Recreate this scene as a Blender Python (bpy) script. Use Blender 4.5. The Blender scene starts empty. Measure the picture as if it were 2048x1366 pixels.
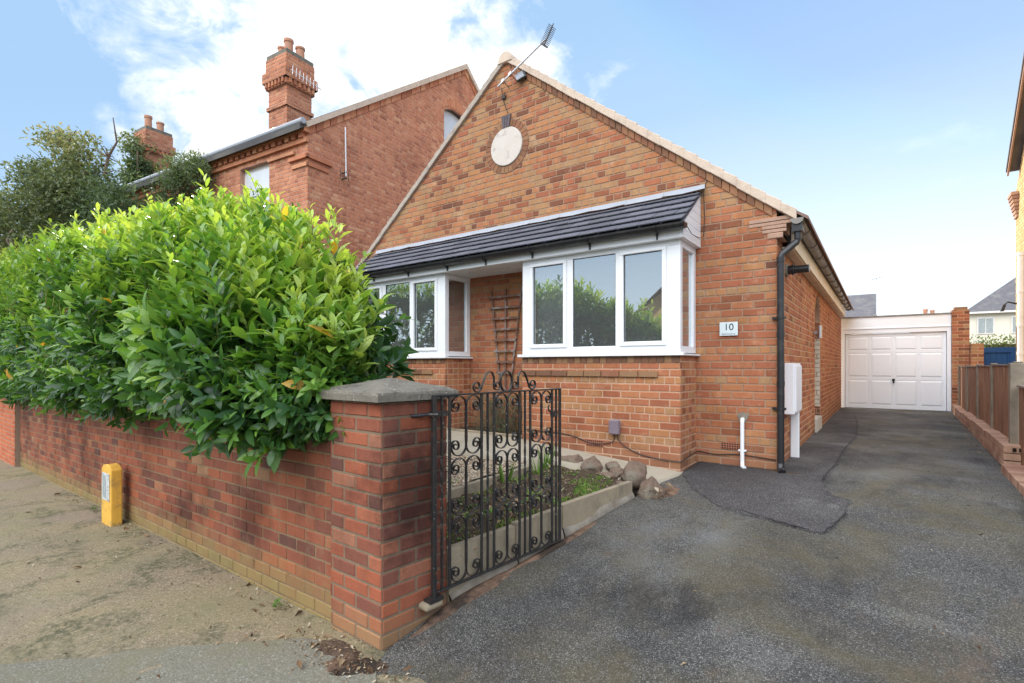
SKY_K = .15; FILL_C = (2.9, 2.95, 3.05); SUN_E = 4.3; EXPO = .66
import bpy, math, random
import numpy as np
from mathutils import Vector
random.seed(7)
RNG = np.random.default_rng(7)
SC = bpy.context.scene
COL = SC.collection
PI = math.pi
MATS = {}

# ------------------------------------------------------------------ materials
class NT:
    """small node helper"""
    def __init__(s, name):
        s.m = bpy.data.materials.new(name); s.m.use_nodes = True
        s.t = s.m.node_tree; s.t.nodes.clear()
        s.out = s.t.nodes.new('ShaderNodeOutputMaterial')
        s.tc = None
        MATS[name] = s.m
    def n(s, typ): return s.t.nodes.new('ShaderNode' + typ)
    def put(s, sock, v):
        if hasattr(v, 'is_output'): s.t.links.new(v, sock)
        elif isinstance(v, (tuple, list)) and len(v) == 3 and sock.type == 'RGBA': sock.default_value = (*v, 1)
        else: sock.default_value = v
    def co(s, kind='Object'):
        if s.tc is None: s.tc = s.n('TexCoord')
        return s.tc.outputs[kind]
    def mapping(s, scale=(1, 1, 1), rot=(0, 0, 0), v=None):
        m = s.n('Mapping'); s.put(m.inputs['Vector'], v or s.co()); m.inputs['Scale'].default_value = scale
        m.inputs['Rotation'].default_value = rot
        return m.outputs[0]
    def noise(s, scale, detail=4, rough=.55, v=None, dist=0):
        n = s.n('TexNoise'); s.put(n.inputs['Vector'], v or s.co()); n.inputs['Scale'].default_value = scale
        n.inputs['Detail'].default_value = detail; n.inputs['Roughness'].default_value = rough
        n.inputs['Distortion'].default_value = dist
        return n.outputs['Fac']
    def voro(s, scale, v=None, feature='F1', out='Distance'):
        n = s.n('TexVoronoi'); n.feature = feature; s.put(n.inputs['Vector'], v or s.co()); n.inputs['Scale'].default_value = scale
        return n.outputs[out]
    def attr(s, name):
        a = s.n('Attribute'); a.attribute_name = name; return a.outputs['Fac']
    def ramp(s, fac, stops, interp='LINEAR'):
        r = s.n('ValToRGB'); s.put(r.inputs[0], fac); e = r.color_ramp; e.interpolation = interp
        while len(e.elements) < len(stops): e.elements.new(.5)
        for k, (p, c) in enumerate(stops):
            if isinstance(c, (int, float)): c = (c, c, c)
            e.elements[k].position = p; e.elements[k].color = (*c, 1)
        return r.outputs[0]
    def mix(s, fac, a, b, mode='MIX'):
        m = s.n('MixRGB'); m.blend_type = mode; s.put(m.inputs[0], fac); s.put(m.inputs[1], a); s.put(m.inputs[2], b)
        return m.outputs[0]
    def math(s, op, a, b=0., clamp=False):
        m = s.n('Math'); m.operation = op; m.use_clamp = clamp; s.put(m.inputs[0], a); s.put(m.inputs[1], b)
        return m.outputs[0]
    def sep(s, v=None):
        m = s.n('SeparateXYZ'); s.put(m.inputs[0], v or s.co()); return m.outputs
    def bump(s, h, strength=.3, dist=.01):
        b = s.n('Bump'); s.put(b.inputs['Height'], h); b.inputs['Strength'].default_value = strength
        b.inputs['Distance'].default_value = dist; return b.outputs[0]
    def pbr(s, color, rough=.8, normal=None, metal=0., spec=.3, **kw):
        p = s.n('BsdfPrincipled'); s.put(p.inputs['Base Color'], color); s.put(p.inputs['Roughness'], rough)
        p.inputs['Metallic'].default_value = metal; p.inputs['Specular IOR Level'].default_value = spec
        if normal is not None: s.put(p.inputs['Normal'], normal)
        for k, v in kw.items(): s.put(p.inputs[k.replace('_', ' ')], v)
        return p.outputs[0]
    def done(s, sh):
        s.t.links.new(sh, s.out.inputs['Surface']); return s.m

def simple(name, col, rough=.6, var=.12, scale=8, metal=0., spec=.3, bump=.05, dirt=None, dscale=3, dlo=.5, dhi=.7):
    s = NT(name)
    n = s.noise(scale, 5)
    c = s.mix(n, tuple(x * (1 - var) for x in col), tuple(min(1, x * (1 + var)) for x in col))
    if dirt:
        d = s.ramp(s.noise(dscale, 6, .65), [(dlo, 0.), (dhi, 1.)])
        c = s.mix(s.math('MULTIPLY', d, .8), c, dirt)
    s.done(s.pbr(c, rough, s.bump(s.noise(scale * 8, 3), bump, .01) if bump else None, metal, spec))
    return s.m

def brick_mats(name, stops, mortar, moss=None, soot=None, rough=.85, mossz=(.0, .3), vary=.3, soots=1.3, spot=None, mossa=.85):
    s = NT(name)
    c = s.ramp(s.attr('rnd'), stops)
    n1 = s.noise(14, 6, .65); n2 = s.noise(90, 3)
    c = s.mix(s.ramp(n1, [(.3, 0.), (.75, vary)]), c, s.mix(.5, c, (.6, .42, .3), 'MULTIPLY'))
    c = s.mix(s.ramp(n2, [(.25, .3), (.75, 0.)]), c, s.mix(1., c, (.45, .4, .38), 'MULTIPLY'))
    c = s.mix(s.ramp(s.noise(5, 5, .7), [(.56, 0.), (.72, .5)]), c, mortar)
    c = s.mix(s.ramp(s.noise(1.6, 6, .65, s.mapping((3.2, 3.2, .45))), [(.50, 0.), (.72, .5)]), c, s.mix(1., c, (.62, .56, .5), 'MULTIPLY'))
    c = s.mix(s.ramp(s.noise(22, 5, .75), [(.60, 0.), (.70, .6)]), c, s.mix(1., c, (.55, .5, .48), 'MULTIPLY'))
    c = s.mix(s.ramp(s.noise(2.1, 5, .6), [(.5, 0.), (.75, .35)]), c, s.mix(1., c, (.62, .55, .5), 'MULTIPLY'))
    cm = s.mix(s.noise(40, 4), tuple(x * .7 for x in mortar), mortar)
    res = []
    def stain(s, c):
        if not spot: return c
        vm = s.n('VectorMath'); vm.operation = 'DISTANCE'; s.put(vm.inputs[0], s.mapping((1, 1, .62))); vm.inputs[1].default_value = (spot[0], spot[1], spot[2] * .62)
        f = s.math('ADD', vm.outputs['Value'], s.math('MULTIPLY', s.math('SUBTRACT', s.noise(9, 5, .7), .5), .34))
        return s.mix(s.ramp(f, [(.10, .9), (.32, 0.)]), c, s.mix(1., c, (.22, .22, .25), 'MULTIPLY'))
    for k, cc in enumerate((c, cm)):
        if k == 1:
            s2 = NT(name + '_mortar'); cm2 = s2.mix(s2.noise(40, 4), tuple(x * .72 for x in mortar), mortar)
        else: s2, cm2 = s, c
        if soot:
            f = s2.ramp(s2.noise(soots, 5, .6), [(.5, 0.), (.68, soot[1])])
            cm2 = s2.mix(f, cm2, s2.mix(1., cm2, soot[0], 'MULTIPLY'))
        if moss:
            z = s2.math('ADD', s2.attr('hgt'), s2.math('MULTIPLY', s2.noise(6, 5), .22))
            f = s2.ramp(z, [(mossz[0] + .11, mossa), (mossz[1] + .11, 0.)])
            cm2 = s2.mix(f, cm2, moss)
        cm2 = stain(s2, cm2)
        h = s2.math('ADD', s2.noise(60, 5, .7), s2.math('MULTIPLY', s2.noise(260, 2), .5))
        s2.done(s2.pbr(cm2, rough, s2.bump(h, .45, .006), spec=.2))
        res.append(s2.m)
    return res

BR_BUNG = brick_mats('bungalow_brick', [(0, (.19, .085, .055)), (.16, (.31, .12, .062)), (.38, (.43, .155, .085)), (.58, (.49, .205, .10)),
                     (.78, (.49, .24, .108)), (1, (.43, .265, .14))], (.58, .37, .25), vary=.6, moss=(.17, .11, .07), mossz=(.42, .80), mossa=.5, soot=((.72, .66, .62), .55), soots=1.1)  # moss here is a brown tint fading upward from the lowest courses
BR_WALL = brick_mats('boundary_brick', [(0, (.15, .07, .055)), (.22, (.20, .08, .055)), (.45, (.27, .095, .06)), (.75, (.35, .115, .06)), (.95, (.40, .13, .065)),
                     (1, (.33, .21, .12))], (.27, .19, .11), moss=(.26, .21, .085), mossz=(.02, .26), soot=((.33, .32, .34), .8))
BR_PIER = brick_mats('pier_brick', [(0, (.16, .075, .06)), (.25, (.22, .085, .06)), (.5, (.30, .10, .06)), (.8, (.39, .12, .062)), (1, (.36, .16, .10))],
                     (.25, .18, .12), moss=(.3, .22, .1), mossz=(-.1, .2), soot=((.5, .48, .5), .7), soots=2.6, spot=(.05, .2, .82))
BR_VICT = brick_mats('victorian_brick', [(0, (.42, .17, .10)), (.4, (.58, .235, .13)), (.8, (.66, .30, .165)), (1, (.70, .38, .22))], (.58, .34, .25), soot=((.6, .55, .55), .6))
BR_EDGE = brick_mats('edging_brick', [(0, (.36, .20, .14)), (.5, (.48, .29, .20)), (1, (.55, .36, .26))], (.4, .31, .24))
BR_RHS = brick_mats('ochre_brick', [(0, (.62, .38, .16)), (1, (.75, .52, .26))], (.66, .5, .3))
BR_WHITE = brick_mats('painted_brick', [(0, (.66, .62, .52)), (1, (.78, .74, .64))], (.6, .55, .45))

simple('upvc_white', (.80, .82, .84), .28, .02, 3, spec=.5, bump=0, dirt=(.62, .62, .58), dscale=2.2, dlo=.6, dhi=.9)
simple('painted_white', (.74, .72, .68), .5, .05, 3, bump=.03, dirt=(.50, .45, .38), dscale=2.5, dlo=.5, dhi=.85)
simple('post_concrete', (.25, .21, .16), .9, .25, 9, bump=.4, dirt=(.13, .11, .08), dscale=4, dlo=.45, dhi=.7)
simple('garage_white', (.84, .88, .94), .4, .03, 2, bump=.02, dirt=(.62, .60, .55), dscale=1.8, dlo=.62, dhi=.95)
simple('cream_paint', (.72, .64, .5), .5, .06, 2, bump=.02, dirt=(.5, .4, .28), dscale=2)
simple('black_plastic', (.018, .018, .02), .32, .2, 6, spec=.5, bump=.02, dirt=(.08, .075, .07), dscale=7, dlo=.55, dhi=.8)
simple('gutter_grey', (.22, .20, .18), .45, .2, 5, spec=.4, bump=.03, dirt=(.4, .36, .3), dscale=5)
simple('lead_grey', (.36, .38, .42), .55, .15, 6, bump=.1)
simple('concrete', (.30, .245, .17), .9, .22, 7, bump=.35, dirt=(.16, .14, .10), dscale=5, dlo=.48, dhi=.72)
simple('path_concrete', (.35, .305, .235), .9, .15, 5, bump=.3, dirt=(.24, .22, .15), dscale=2.2, dlo=.5, dhi=.75)
simple('verge_cement', (.60, .48, .38), .9, .15, 9, bump=.4, dirt=(.42, .33, .26), dscale=6)
simple('verge_grey', (.42, .36, .30), .9, .2, 9, bump=.4, dirt=(.25, .21, .18), dscale=6)
simple('steel', (.5, .5, .52), .3, .1, 10, metal=.9, bump=.02)
simple('aerial_metal', (.75, .75, .76), .35, .1, 10, metal=.4, bump=0)
simple('aerial_dark', (.12, .12, .13), .5, .1, 10, bump=0)
simple('terracotta', (.50, .25, .16), .9, .2, 9, bump=.2, dirt=(.30, .24, .2), dscale=6)
simple('slate', (.12, .115, .125), .7, .3, 3, bump=.2, dirt=(.2, .19, .17), dscale=1.5)
simple('yellow_paint', (.74, .42, .07), .7, .16, 9, bump=.5, dirt=(.34, .22, .09), dscale=13, dlo=.5, dhi=.7)
simple('plate_white', (.55, .58, .58), .45, .1, 20, bump=.02, dirt=(.25, .25, .22), dscale=25, dlo=.5, dhi=.65)
simple('plate_dark', (.05, .06, .06), .5, .1, 20, bump=0)
simple('sign_glass', (.62, .70, .72), .25, .05, 10, spec=.5, bump=0)
simple('sign_ink', (.02, .035, .04), .5, .05, 10, bump=0)
simple('sign_ink_pale', (.30, .34, .38), .5, .05, 10, bump=0)
simple('blue_paint', (.025, .09, .24), .5, .12, 5, bump=.1)
simple('grey_wood', (.25, .20, .17), .85, .3, 12, bump=.3, dirt=(.12, .08, .06), dscale=9)
simple('grey_box', (.20, .16, .19), .5, .15, 9, bump=.03)
simple('meter_white', (.78, .78, .8), .4, .03, 4, bump=.02)
simple('cable_black', (.05, .035, .03), .6, .1, 10, bump=0)
simple('render_cream', (.75, .70, .58), .8, .06, 3, bump=.05)
simple('room_wall', (.50, .47, .42), .9, .1, 2, bump=0)
simple('room_floor', (.16, .11, .07), .8, .1, 2, bump=0)
simple('curtain_white', (.82, .83, .84), .9, .05, 3, bump=0)
simple('soil', (.085, .06, .038), .95, .5, 30, bump=.9, dirt=(.03, .022, .015), dscale=18)
simple('bark', (.14, .10, .075), .9, .3, 15, bump=.5)
simple('bark_pale', (.33, .27, .21), .9, .3, 15, bump=.5)
simple('stem_green', (.20, .22, .06), .6, .2, 15, bump=0)
simple('dead_stem', (.13, .12, .08), .8, .4, 15, bump=0)
simple('dead_leaf', (.30, .17, .09), .8, .5, 25, bump=0)
simple('vent_brick', (.33, .13, .08), .85, .2, 20, bump=.2)
simple('vent_hole', (.02, .012, .01), .9, .1, 20, bump=0)
simple('creasing_tile', (.40, .25, .18), .85, .3, 20, bump=.3)
simple('keystone_tile', (.13, .11, .12), .8, .2, 20, bump=.2)
simple('kerbstone', (.4, .38, .35), .9, .15, 9, bump=.3)
simple('road_asphalt', (.07, .07, .072), .9, .3, 40, bump=.4)
simple('ground_earth', (.14, .12, .08), .95, .3, 2, bump=.3)
simple('cement_patch', (.27, .24, .195), .9, .3, 25, bump=.4, dirt=(.14, .11, .08), dscale=6, dlo=.4, dhi=.65)

# plaque : pale stone with stains
s = NT('plaque_stone')
c = s.mix(s.noise(5, 4), (.52, .46, .40), (.66, .61, .55))
c = s.mix(s.ramp(s.noise(7, 6, .7), [(.56, 0.), (.68, .85)]), c, (.36, .30, .28))
s.done(s.pbr(c, .9, s.bump(s.noise(40, 4), .3)))
# bay roof tile
s = NT('roof_tile_grey')
c = s.ramp(s.attr('rnd'), [(0, (.085, .088, .108)), (.5, (.115, .12, .145)), (1, (.15, .155, .185))])
c = s.mix(s.ramp(s.noise(6, 5), [(.5, 0.), (.8, .4)]), c, (.19, .19, .20))
s.done(s.pbr(c, .55, s.bump(s.noise(70, 3), .2), spec=.4))
s = NT('roof_tile_brown')
c = s.ramp(s.attr('rnd'), [(0, (.22, .14, .11)), (1, (.36, .25, .19))])
s.done(s.pbr(c, .9, s.bump(s.noise(30, 3), .3)))
# slate roofs with rows
for nm, ca, cb in (('far_tile_roof', (.12, .115, .125), (.19, .18, .19)), ('far_clay_roof', (.22, .12, .09), (.32, .18, .13))):
    s = NT(nm)
    b = s.n('TexBrick'); s.put(b.inputs['Vector'], s.co('UV')); s.put(b.inputs['Color1'], ca); s.put(b.inputs['Color2'], cb)
    s.put(b.inputs['Mortar'], tuple(x * .5 for x in ca)); b.inputs['Scale'].default_value = 1; b.inputs['Mortar Size'].default_value = .02
    b.inputs['Brick Width'].default_value = .3; b.inputs['Row Height'].default_value = .25
    c = s.mix(s.ramp(s.noise(.8, 5), [(.4, 0.), (.7, .5)]), b.outputs[0], (.2, .19, .16))
    s.done(s.pbr(c, .85, s.bump(b.outputs[1], .3, .02)))
# wood fence
s = NT('fence_wood')
v = s.mapping((9, 9, .7))
n = s.noise(2.2, 6, .65, v, .6)
c = s.ramp(n, [(.25, (.13, .062, .036)), (.5, (.27, .135, .075)), (.7, (.46, .26, .15)), (.85, (.60, .42, .27))])
c = s.mix(s.ramp(s.noise(1.7, 5), [(.45, 0.), (.65, .7)]), c, (.19, .10, .065))
s.done(s.pbr(c, .8, s.bump(s.noise(6, 4, .6, v), .4)))
# trellis wood
s = NT('trellis_wood')
c = s.mix(s.noise(9, 5), (.10, .045, .03), (.24, .15, .11))
c = s.mix(s.ramp(s.noise(4, 4), [(.5, 0.), (.62, .8)]), c, (.33, .30, .28))
s.done(s.pbr(c, .8, s.bump(s.noise(60, 3), .3)))
# wrought iron
s = NT('wrought_iron')
c = s.mix(s.noise(20, 4), (.012, .012, .013), (.035, .033, .032))
c = s.mix(s.ramp(s.noise(26, 5, .7), [(.60, 0.), (.68, .9)]), c, (.13, .055, .03))
c = s.mix(s.ramp(s.noise(70, 2), [(.70, 0.), (.74, .8)]), c, (.45, .43, .4))
s.done(s.pbr(c, .38, s.bump(s.noise(90, 3), .4, .003), spec=.5))
# pier cap
s = NT('weathered_cap')
c = s.mix(s.noise(9, 6, .7), (.07, .063, .06), (.27, .24, .19))
z = s.sep()[2]
c = s.mix(s.ramp(s.noise(5, 5), [(.4, 0.), (.6, .7)]), c, (.21, .19, .15))
c = s.mix(s.ramp(s.noise(60, 2), [(.68, 0.), (.72, .8)]), c, (.6, .58, .5))
c = s.mix(s.ramp(s.noise(7, 6, .8), [(.55, 0.), (.7, .8)]), c, (.045, .04, .04))
s.done(s.pbr(c, .95, s.bump(s.noise(70, 5, .7), .8, .008)))
# glass
s = NT('window_glass')
tr = s.n('BsdfTransparent'); tr.inputs[0].default_value = (.86, .89, .88, 1)
gl = s.n('BsdfGlossy'); gl.inputs['Roughness'].default_value = .004; gl.inputs[0].default_value = (.86, .92, .95, 1)
fr = s.n('Fresnel'); fr.inputs[0].default_value = 1.6
f = s.math('ADD', s.math('MULTIPLY', fr.outputs[0], 1.9), .42, True)
m = s.n('MixShader'); s.put(m.inputs[0], f); s.t.links.new(tr.outputs[0], m.inputs[1]); s.t.links.new(gl.outputs[0], m.inputs[2])
df = s.n('BsdfDiffuse'); df.inputs[0].default_value = (.62, .66, .64, 1); m2 = s.n('MixShader'); m2.inputs[0].default_value = .09
s.t.links.new(m.outputs[0], m2.inputs[1]); s.t.links.new(df.outputs[0], m2.inputs[2])
s.done(m2.outputs[0])
# leaves
def leafmat(name, stops, trans=.35, rough=.33, spec=.5):
    s = NT(name)
    c = s.ramp(s.attr('rnd'), stops)
    c = s.mix(s.ramp(s.noise(35, 2), [(.3, .25), (.7, 0.)]), c, s.mix(1., c, (.6, .7, .5), 'MULTIPLY'))
    p = s.pbr(c, rough, spec=spec)
    t = s.n('BsdfTranslucent'); s.put(t.inputs[0], s.mix(1., c, (1.25, 1.2, .55), 'MULTIPLY'))
    m = s.n('MixShader'); m.inputs[0].default_value = trans; s.t.links.new(p, m.inputs[1]); s.t.links.new(t.outputs[0], m.inputs[2])
    s.done(m.outputs[0])
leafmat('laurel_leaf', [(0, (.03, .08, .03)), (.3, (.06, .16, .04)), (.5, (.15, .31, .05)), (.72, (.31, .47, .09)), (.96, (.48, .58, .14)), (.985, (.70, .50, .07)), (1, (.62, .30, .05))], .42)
leafmat('tree_leaf', [(0, (.08, .11, .06)), (.5, (.15, .185, .09)), (.85, (.27, .28, .15)), (1, (.42, .37, .22))], .3, .6, .2)
leafmat('conifer_leaf', [(0, (.06, .10, .055)), (.6, (.13, .18, .09)), (1, (.25, .29, .15))], .3, .6, .2)
leafmat('grass_blade', [(0, (.06, .12, .02)), (.6, (.16, .30, .05)), (1, (.32, .42, .10))], .35, .5, .3)
leafmat('weed_leaf', [(0, (.05, .10, .03)), (.7, (.14, .26, .06)), (1, (.3, .36, .14))], .3, .5, .3)
leafmat('hedge_far_leaf', [(0, (.06, .10, .03)), (.6, (.16, .24, .06)), (1, (.36, .36, .12))], .35, .6, .2)
leafmat('dry_litter', [(0, (.06, .035, .02)), (.4, (.16, .09, .05)), (.8, (.36, .26, .16)), (1, (.5, .45, .36))], .1, .8, .2)

# rocks
s = NT('rock')
c = s.mix(s.noise(11, 6, .7), (.12, .08, .06), (.34, .24, .18))
c = s.mix(s.ramp(s.noise(3, 5), [(.5, 0.), (.66, .7)]), c, (.22, .21, .16))
c = s.mix(s.ramp(s.noise(45, 4, .7), [(.55, 0.), (.68, .6)]), c, (.07, .06, .045))
s.done(s.pbr(c, .95, s.bump(s.noise(26, 6, .75), 1., .03), spec=.15))
# gravel bed
s = NT('gravel')
vd = s.voro(55); vc = s.voro(55, out='Color')
r = s.sep(vc)[0]
c = s.ramp(r, [(0, (.20, .12, .08)), (.3, (.44, .32, .2)), (.7, (.58, .46, .32)), (1, (.7, .62, .5))])
c = s.mix(s.ramp(vd, [(.35, 0.), (.7, 1.)]), c, (.05, .035, .02))
s.done(s.pbr(c, .9, s.bump(vd, -.9, .01)))
# tarmac driveway: fine aggregate, broad worn and mossy areas
def tarmac(name, base, hi, mossy=True, speck=.75):
    s = NT(name)
    vc = s.sep(s.voro(210, out='Color'))[0]; vd = s.voro(210)
    c = s.ramp(vc, [(0, tuple(x * .35 for x in base)), (.45, base), (.8, hi), (.95, tuple(min(1, x * 1.8) for x in hi)), (1, (.50, .49, .46))])
    c = s.mix(s.ramp(s.noise(420, 2), [(.4, .6), (.6, 0.)]), c, tuple(x * .3 for x in base))
    n = s.noise(.75, 6, .62, dist=.5)
    c = s.mix(s.ramp(n, [(.36, .75), (.55, 0.)]), c, s.mix(1., c, (.48, .47, .5), 'MULTIPLY'))
    c = s.mix(s.ramp(n, [(.54, 0.), (.68, .75)]), c, s.mix(.5, c, (.24, .24, .23)))
    if mossy:
        c = s.mix(s.ramp(s.noise(1.1, 7, .65, s.mapping((1, 1, 1), (0, 0, 1)), .8), [(.46, 0.), (.64, .75)]), c, s.mix(.6, c, (.125, .10, .045)))
        c = s.mix(s.ramp(s.noise(2.4, 6, .7, s.mapping((1.3, .6, 1), (0, 0, 2))), [(.6, 0.), (.7, .5)]), c, (.15, .10, .065))
        c = s.mix(s.ramp(s.noise(1.6, 6, .7, s.mapping((1, .5, 1), (0, 0, .6))), [(.36, .8), (.48, 0.)]), c, s.mix(1., c, (.42, .42, .45), 'MULTIPLY'))
    h = s.math('ADD', s.math('MULTIPLY', vd, -1.), s.math('MULTIPLY', s.noise(8, 5), .8))
    s.done(s.pbr(c, s.ramp(s.noise(3, 3), [(.3, .62), (.7, .9)]), s.bump(h, .8, .006), spec=.35))
simple('bitumen', (.022, .021, .021), .6, .3, 20, bump=.3)
tarmac('driveway_tarmac', (.092, .088, .080), (.19, .18, .162))
tarmac('patch_tarmac', (.080, .073, .072), (.14, .13, .128), False)
# pavement
s = NT('pavement_mat')
vc = s.sep(s.voro(130, out='Color'))[0]
c = s.ramp(vc, [(0, (.17, .135, .09)), (.5, (.24, .19, .13)), (.9, (.30, .245, .17)), (1, (.42, .37, .29))])
c = s.mix(s.ramp(s.noise(.9, 6, .6), [(.42, 0.), (.62, .7)]), c, s.mix(.6, c, (.30, .25, .13)))
c = s.mix(s.ramp(s.noise(1.3, 6, .65, s.mapping((1, 1, 1), (0, 0, .7))), [(.46, 0.), (.66, .65)]), c, s.mix(.7, c, (.17, .17, .095)))
c = s.mix(s.ramp(s.noise(1.7, 7, .7, s.mapping((1, 1, 1), (0, 0, 1.3)), .6), [(.50, 0.), (.58, .8)]), c, s.mix(s.ramp(s.noise(26, 5, .7), [(.42, 0.), (.56, 1.)]), c, (.075, .08, .045)))
c = s.mix(s.ramp(s.noise(1.0, 5, .6, s.mapping((1, 1, 1), (0, 0, 2.3))), [(.52, 0.), (.66, .55)]), c, (.26, .20, .17))
c = s.mix(s.ramp(s.noise(38, 4, .6), [(.62, 0.), (.68, .8)]), c, (.07, .05, .035))
h = s.math('ADD', s.noise(90, 5, .7), s.math('MULTIPLY', s.noise(12, 5), 1.5))
s.done(s.pbr(c, .92, s.bump(h, .7, .008), spec=.2))
s = NT('pavement_patch_mat')
vc = s.sep(s.voro(140, out='Color'))[0]
c = s.ramp(vc, [(0, (.15, .14, .105)), (.5, (.19, .18, .14)), (.9, (.23, .215, .17)), (1, (.32, .31, .27))])
c = s.mix(s.ramp(s.noise(1.5, 6, .6), [(.45, 0.), (.65, .6)]), c, (.19, .17, .10))
c = s.mix(s.ramp(s.noise(5, 6, .6), [(.62, 0.), (.72, .4)]), c, (.20, .26, .09))
s.done(s.pbr(c, .92, s.bump(s.noise(90, 5, .7), .6, .008), spec=.2))
# red crumbly dirt
s = NT('red_dirt')
c = s.mix(s.noise(14, 6, .7), (.10, .06, .04), (.30, .19, .13))
c = s.mix(s.ramp(s.noise(5, 5, .6), [(.42, .9), (.58, 0.)]), c, (.035, .028, .022))
s.done(s.pbr(c, .95, s.bump(s.noise(50, 6, .7), 1., .015), spec=.15))

# ------------------------------------------------------------------ mesh builder
class MB:
    def __init__(s): s.v = []; s.f = []; s.m = []; s.r = []; s.h = []; s.xf = None
    def add(s, pts, faces, m=0, r=None, h=0.):
        b = len(s.v)
        if s.xf: pts = [s.xf(p) for p in pts]
        s.v += [tuple(p) for p in pts]
        if r is None: r = random.random()
        for f in faces: s.f.append([b + i for i in f]); s.m.append(m); s.r.append(r); s.h.append(h)
    def box(s, x0, x1, y0, y1, z0, z1, m=0, r=None):
        s.add([(x, y, z) for z in (z0, z1) for x, y in ((x0, y0), (x1, y0), (x1, y1), (x0, y1))],
              [(3, 2, 1, 0), (4, 5, 6, 7), (0, 1, 5, 4), (1, 2, 6, 5), (2, 3, 7, 6), (3, 0, 4, 7)], m, r)
    def obox(s, c, ax, ay, az, m=0, r=None):
        """centre and three half-axis vectors"""
        c, ax, ay, az = map(Vector, (c, ax, ay, az))
        P = [c + ax * i + ay * j + az * k for k in (-1, 1) for i, j in ((-1, -1), (1, -1), (1, 1), (-1, 1))]
        s.add(P, [(3, 2, 1, 0), (4, 5, 6, 7), (0, 1, 5, 4), (1, 2, 6, 5), (2, 3, 7, 6), (3, 0, 4, 7)], m, r)
    def prism(s, pts, d, m=0, r=None):
        """planar polygon swept by vector d"""
        n = len(pts); d = Vector(d)
        P = [Vector(p) for p in pts] + [Vector(p) + d for p in pts]
        s.add(P, [list(range(n))[::-1], list(range(n, 2 * n))] + [(i, (i + 1) % n, n + (i + 1) % n, n + i) for i in range(n)], m, r)
    def tube(s, path, rad, n=8, cap=True, m=0, r=None):
        path = [Vector(p) for p in path]; k = len(path)
        if not isinstance(rad, (list, tuple)): rad = [rad] * k
        P = []; up = Vector((0, 0, 1))
        t0 = (path[1] - path[0]).normalized()
        if abs(t0.dot(up)) > .95: up = Vector((1, 0, 0))
        a = t0.cross(up).normalized()
        for i in range(k):
            t = (path[min(i + 1, k - 1)] - path[max(i - 1, 0)]).normalized()
            a = (a - t * a.dot(t)).normalized(); b = t.cross(a)
            for j in range(n):
                q = 2 * PI * j / n
                P.append(path[i] + (a * math.cos(q) + b * math.sin(q)) * rad[i])
        F = [(i * n + j, i * n + (j + 1) % n, (i + 1) * n + (j + 1) % n, (i + 1) * n + j) for i in range(k - 1) for j in range(n)]
        if cap: F += [list(range(n))[::-1], list(range((k - 1) * n, k * n))]
        s.add(P, F, m, r)
    def strip(s, pts, wdir, w, t, m=0):
        """flat bar bent along pts; wdir = width direction, w = width, t = thickness"""
        pts = [Vector(p) for p in pts]; wd = Vector(wdir).normalized(); k = len(pts); P = []
        for i in range(k):
            tg = (pts[min(i + 1, k - 1)] - pts[max(i - 1, 0)]).normalized(); nn = tg.cross(wd).normalized()
            for a, b in ((-1, -1), (1, -1), (1, 1), (-1, 1)): P.append(pts[i] + wd * (a * w / 2) + nn * (b * t / 2))
        F = [(i * 4 + j, i * 4 + (j + 1) % 4, (i + 1) * 4 + (j + 1) % 4, (i + 1) * 4 + j) for i in range(k - 1) for j in range(4)]
        F += [(3, 2, 1, 0), tuple(range((k - 1) * 4, k * 4))]
        s.add(P, F, m)
    def lathe(s, c, prof, n=16, m=0, r=None):
        P = []; k = len(prof)
        for (rr, z) in prof:
            for j in range(n): P.append((c[0] + rr * math.cos(2 * PI * j / n), c[1] + rr * math.sin(2 * PI * j / n), c[2] + z))
        F = [(i * n + j, i * n + (j + 1) % n, (i + 1) * n + (j + 1) % n, (i + 1) * n + j) for i in range(k - 1) for j in range(n)]
        F += [list(range(n))[::-1], list(range((k - 1) * n, k * n))]
        s.add(P, F, m, r)

LOC = {}
def mat(m): return m if not isinstance(m, str) else MATS[m]
def meta(o, label=None, cat=None, group=None, kind=None):
    if label: o['label'] = label
    if cat: o['category'] = cat
    if group: o['group'] = group
    if kind: o['kind'] = kind
    return o
def thing(name, label, cat, loc=(0, 0, 0), group=None):
    o = bpy.data.objects.new(name, None); COL.objects.link(o); o.location = loc; o.empty_display_size = .2
    LOC[o.name] = Vector(loc); return meta(o, label, cat, group)
def obj(name, mb, mats, parent=None, smooth=False, bevel=0., label=None, cat=None, group=None, kind=None, loc=None, segs=1):
    L = LOC[parent.name] if parent else Vector(loc or (0, 0, 0))
    me = bpy.data.meshes.new(name)
    me.from_pydata([(p[0] - L[0], p[1] - L[1], p[2] - L[2]) for p in mb.v], [], mb.f)
    if not isinstance(mats, (list, tuple)): mats = [mats]
    for m in mats: me.materials.append(mat(m))
    if len(mats) > 1: me.polygons.foreach_set('material_index', mb.m)
    a = me.attributes.new('rnd', 'FLOAT', 'FACE'); a.data.foreach_set('value', mb.r)
    a = me.attributes.new('hgt', 'FLOAT', 'FACE'); a.data.foreach_set('value', mb.h)
    if smooth: me.polygons.foreach_set('use_smooth', [True] * len(me.polygons))
    o = bpy.data.objects.new(name, me); COL.objects.link(o)
    if parent: o.parent = parent
    else: o.location = L
    LOC[o.name] = L
    if bevel:
        b = o.modifiers.new('bevel', 'BEVEL'); b.width = bevel; b.segments = segs; b.limit_method = 'ANGLE'; b.angle_limit = .6
    return meta(o, label, cat, group, kind)
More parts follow.
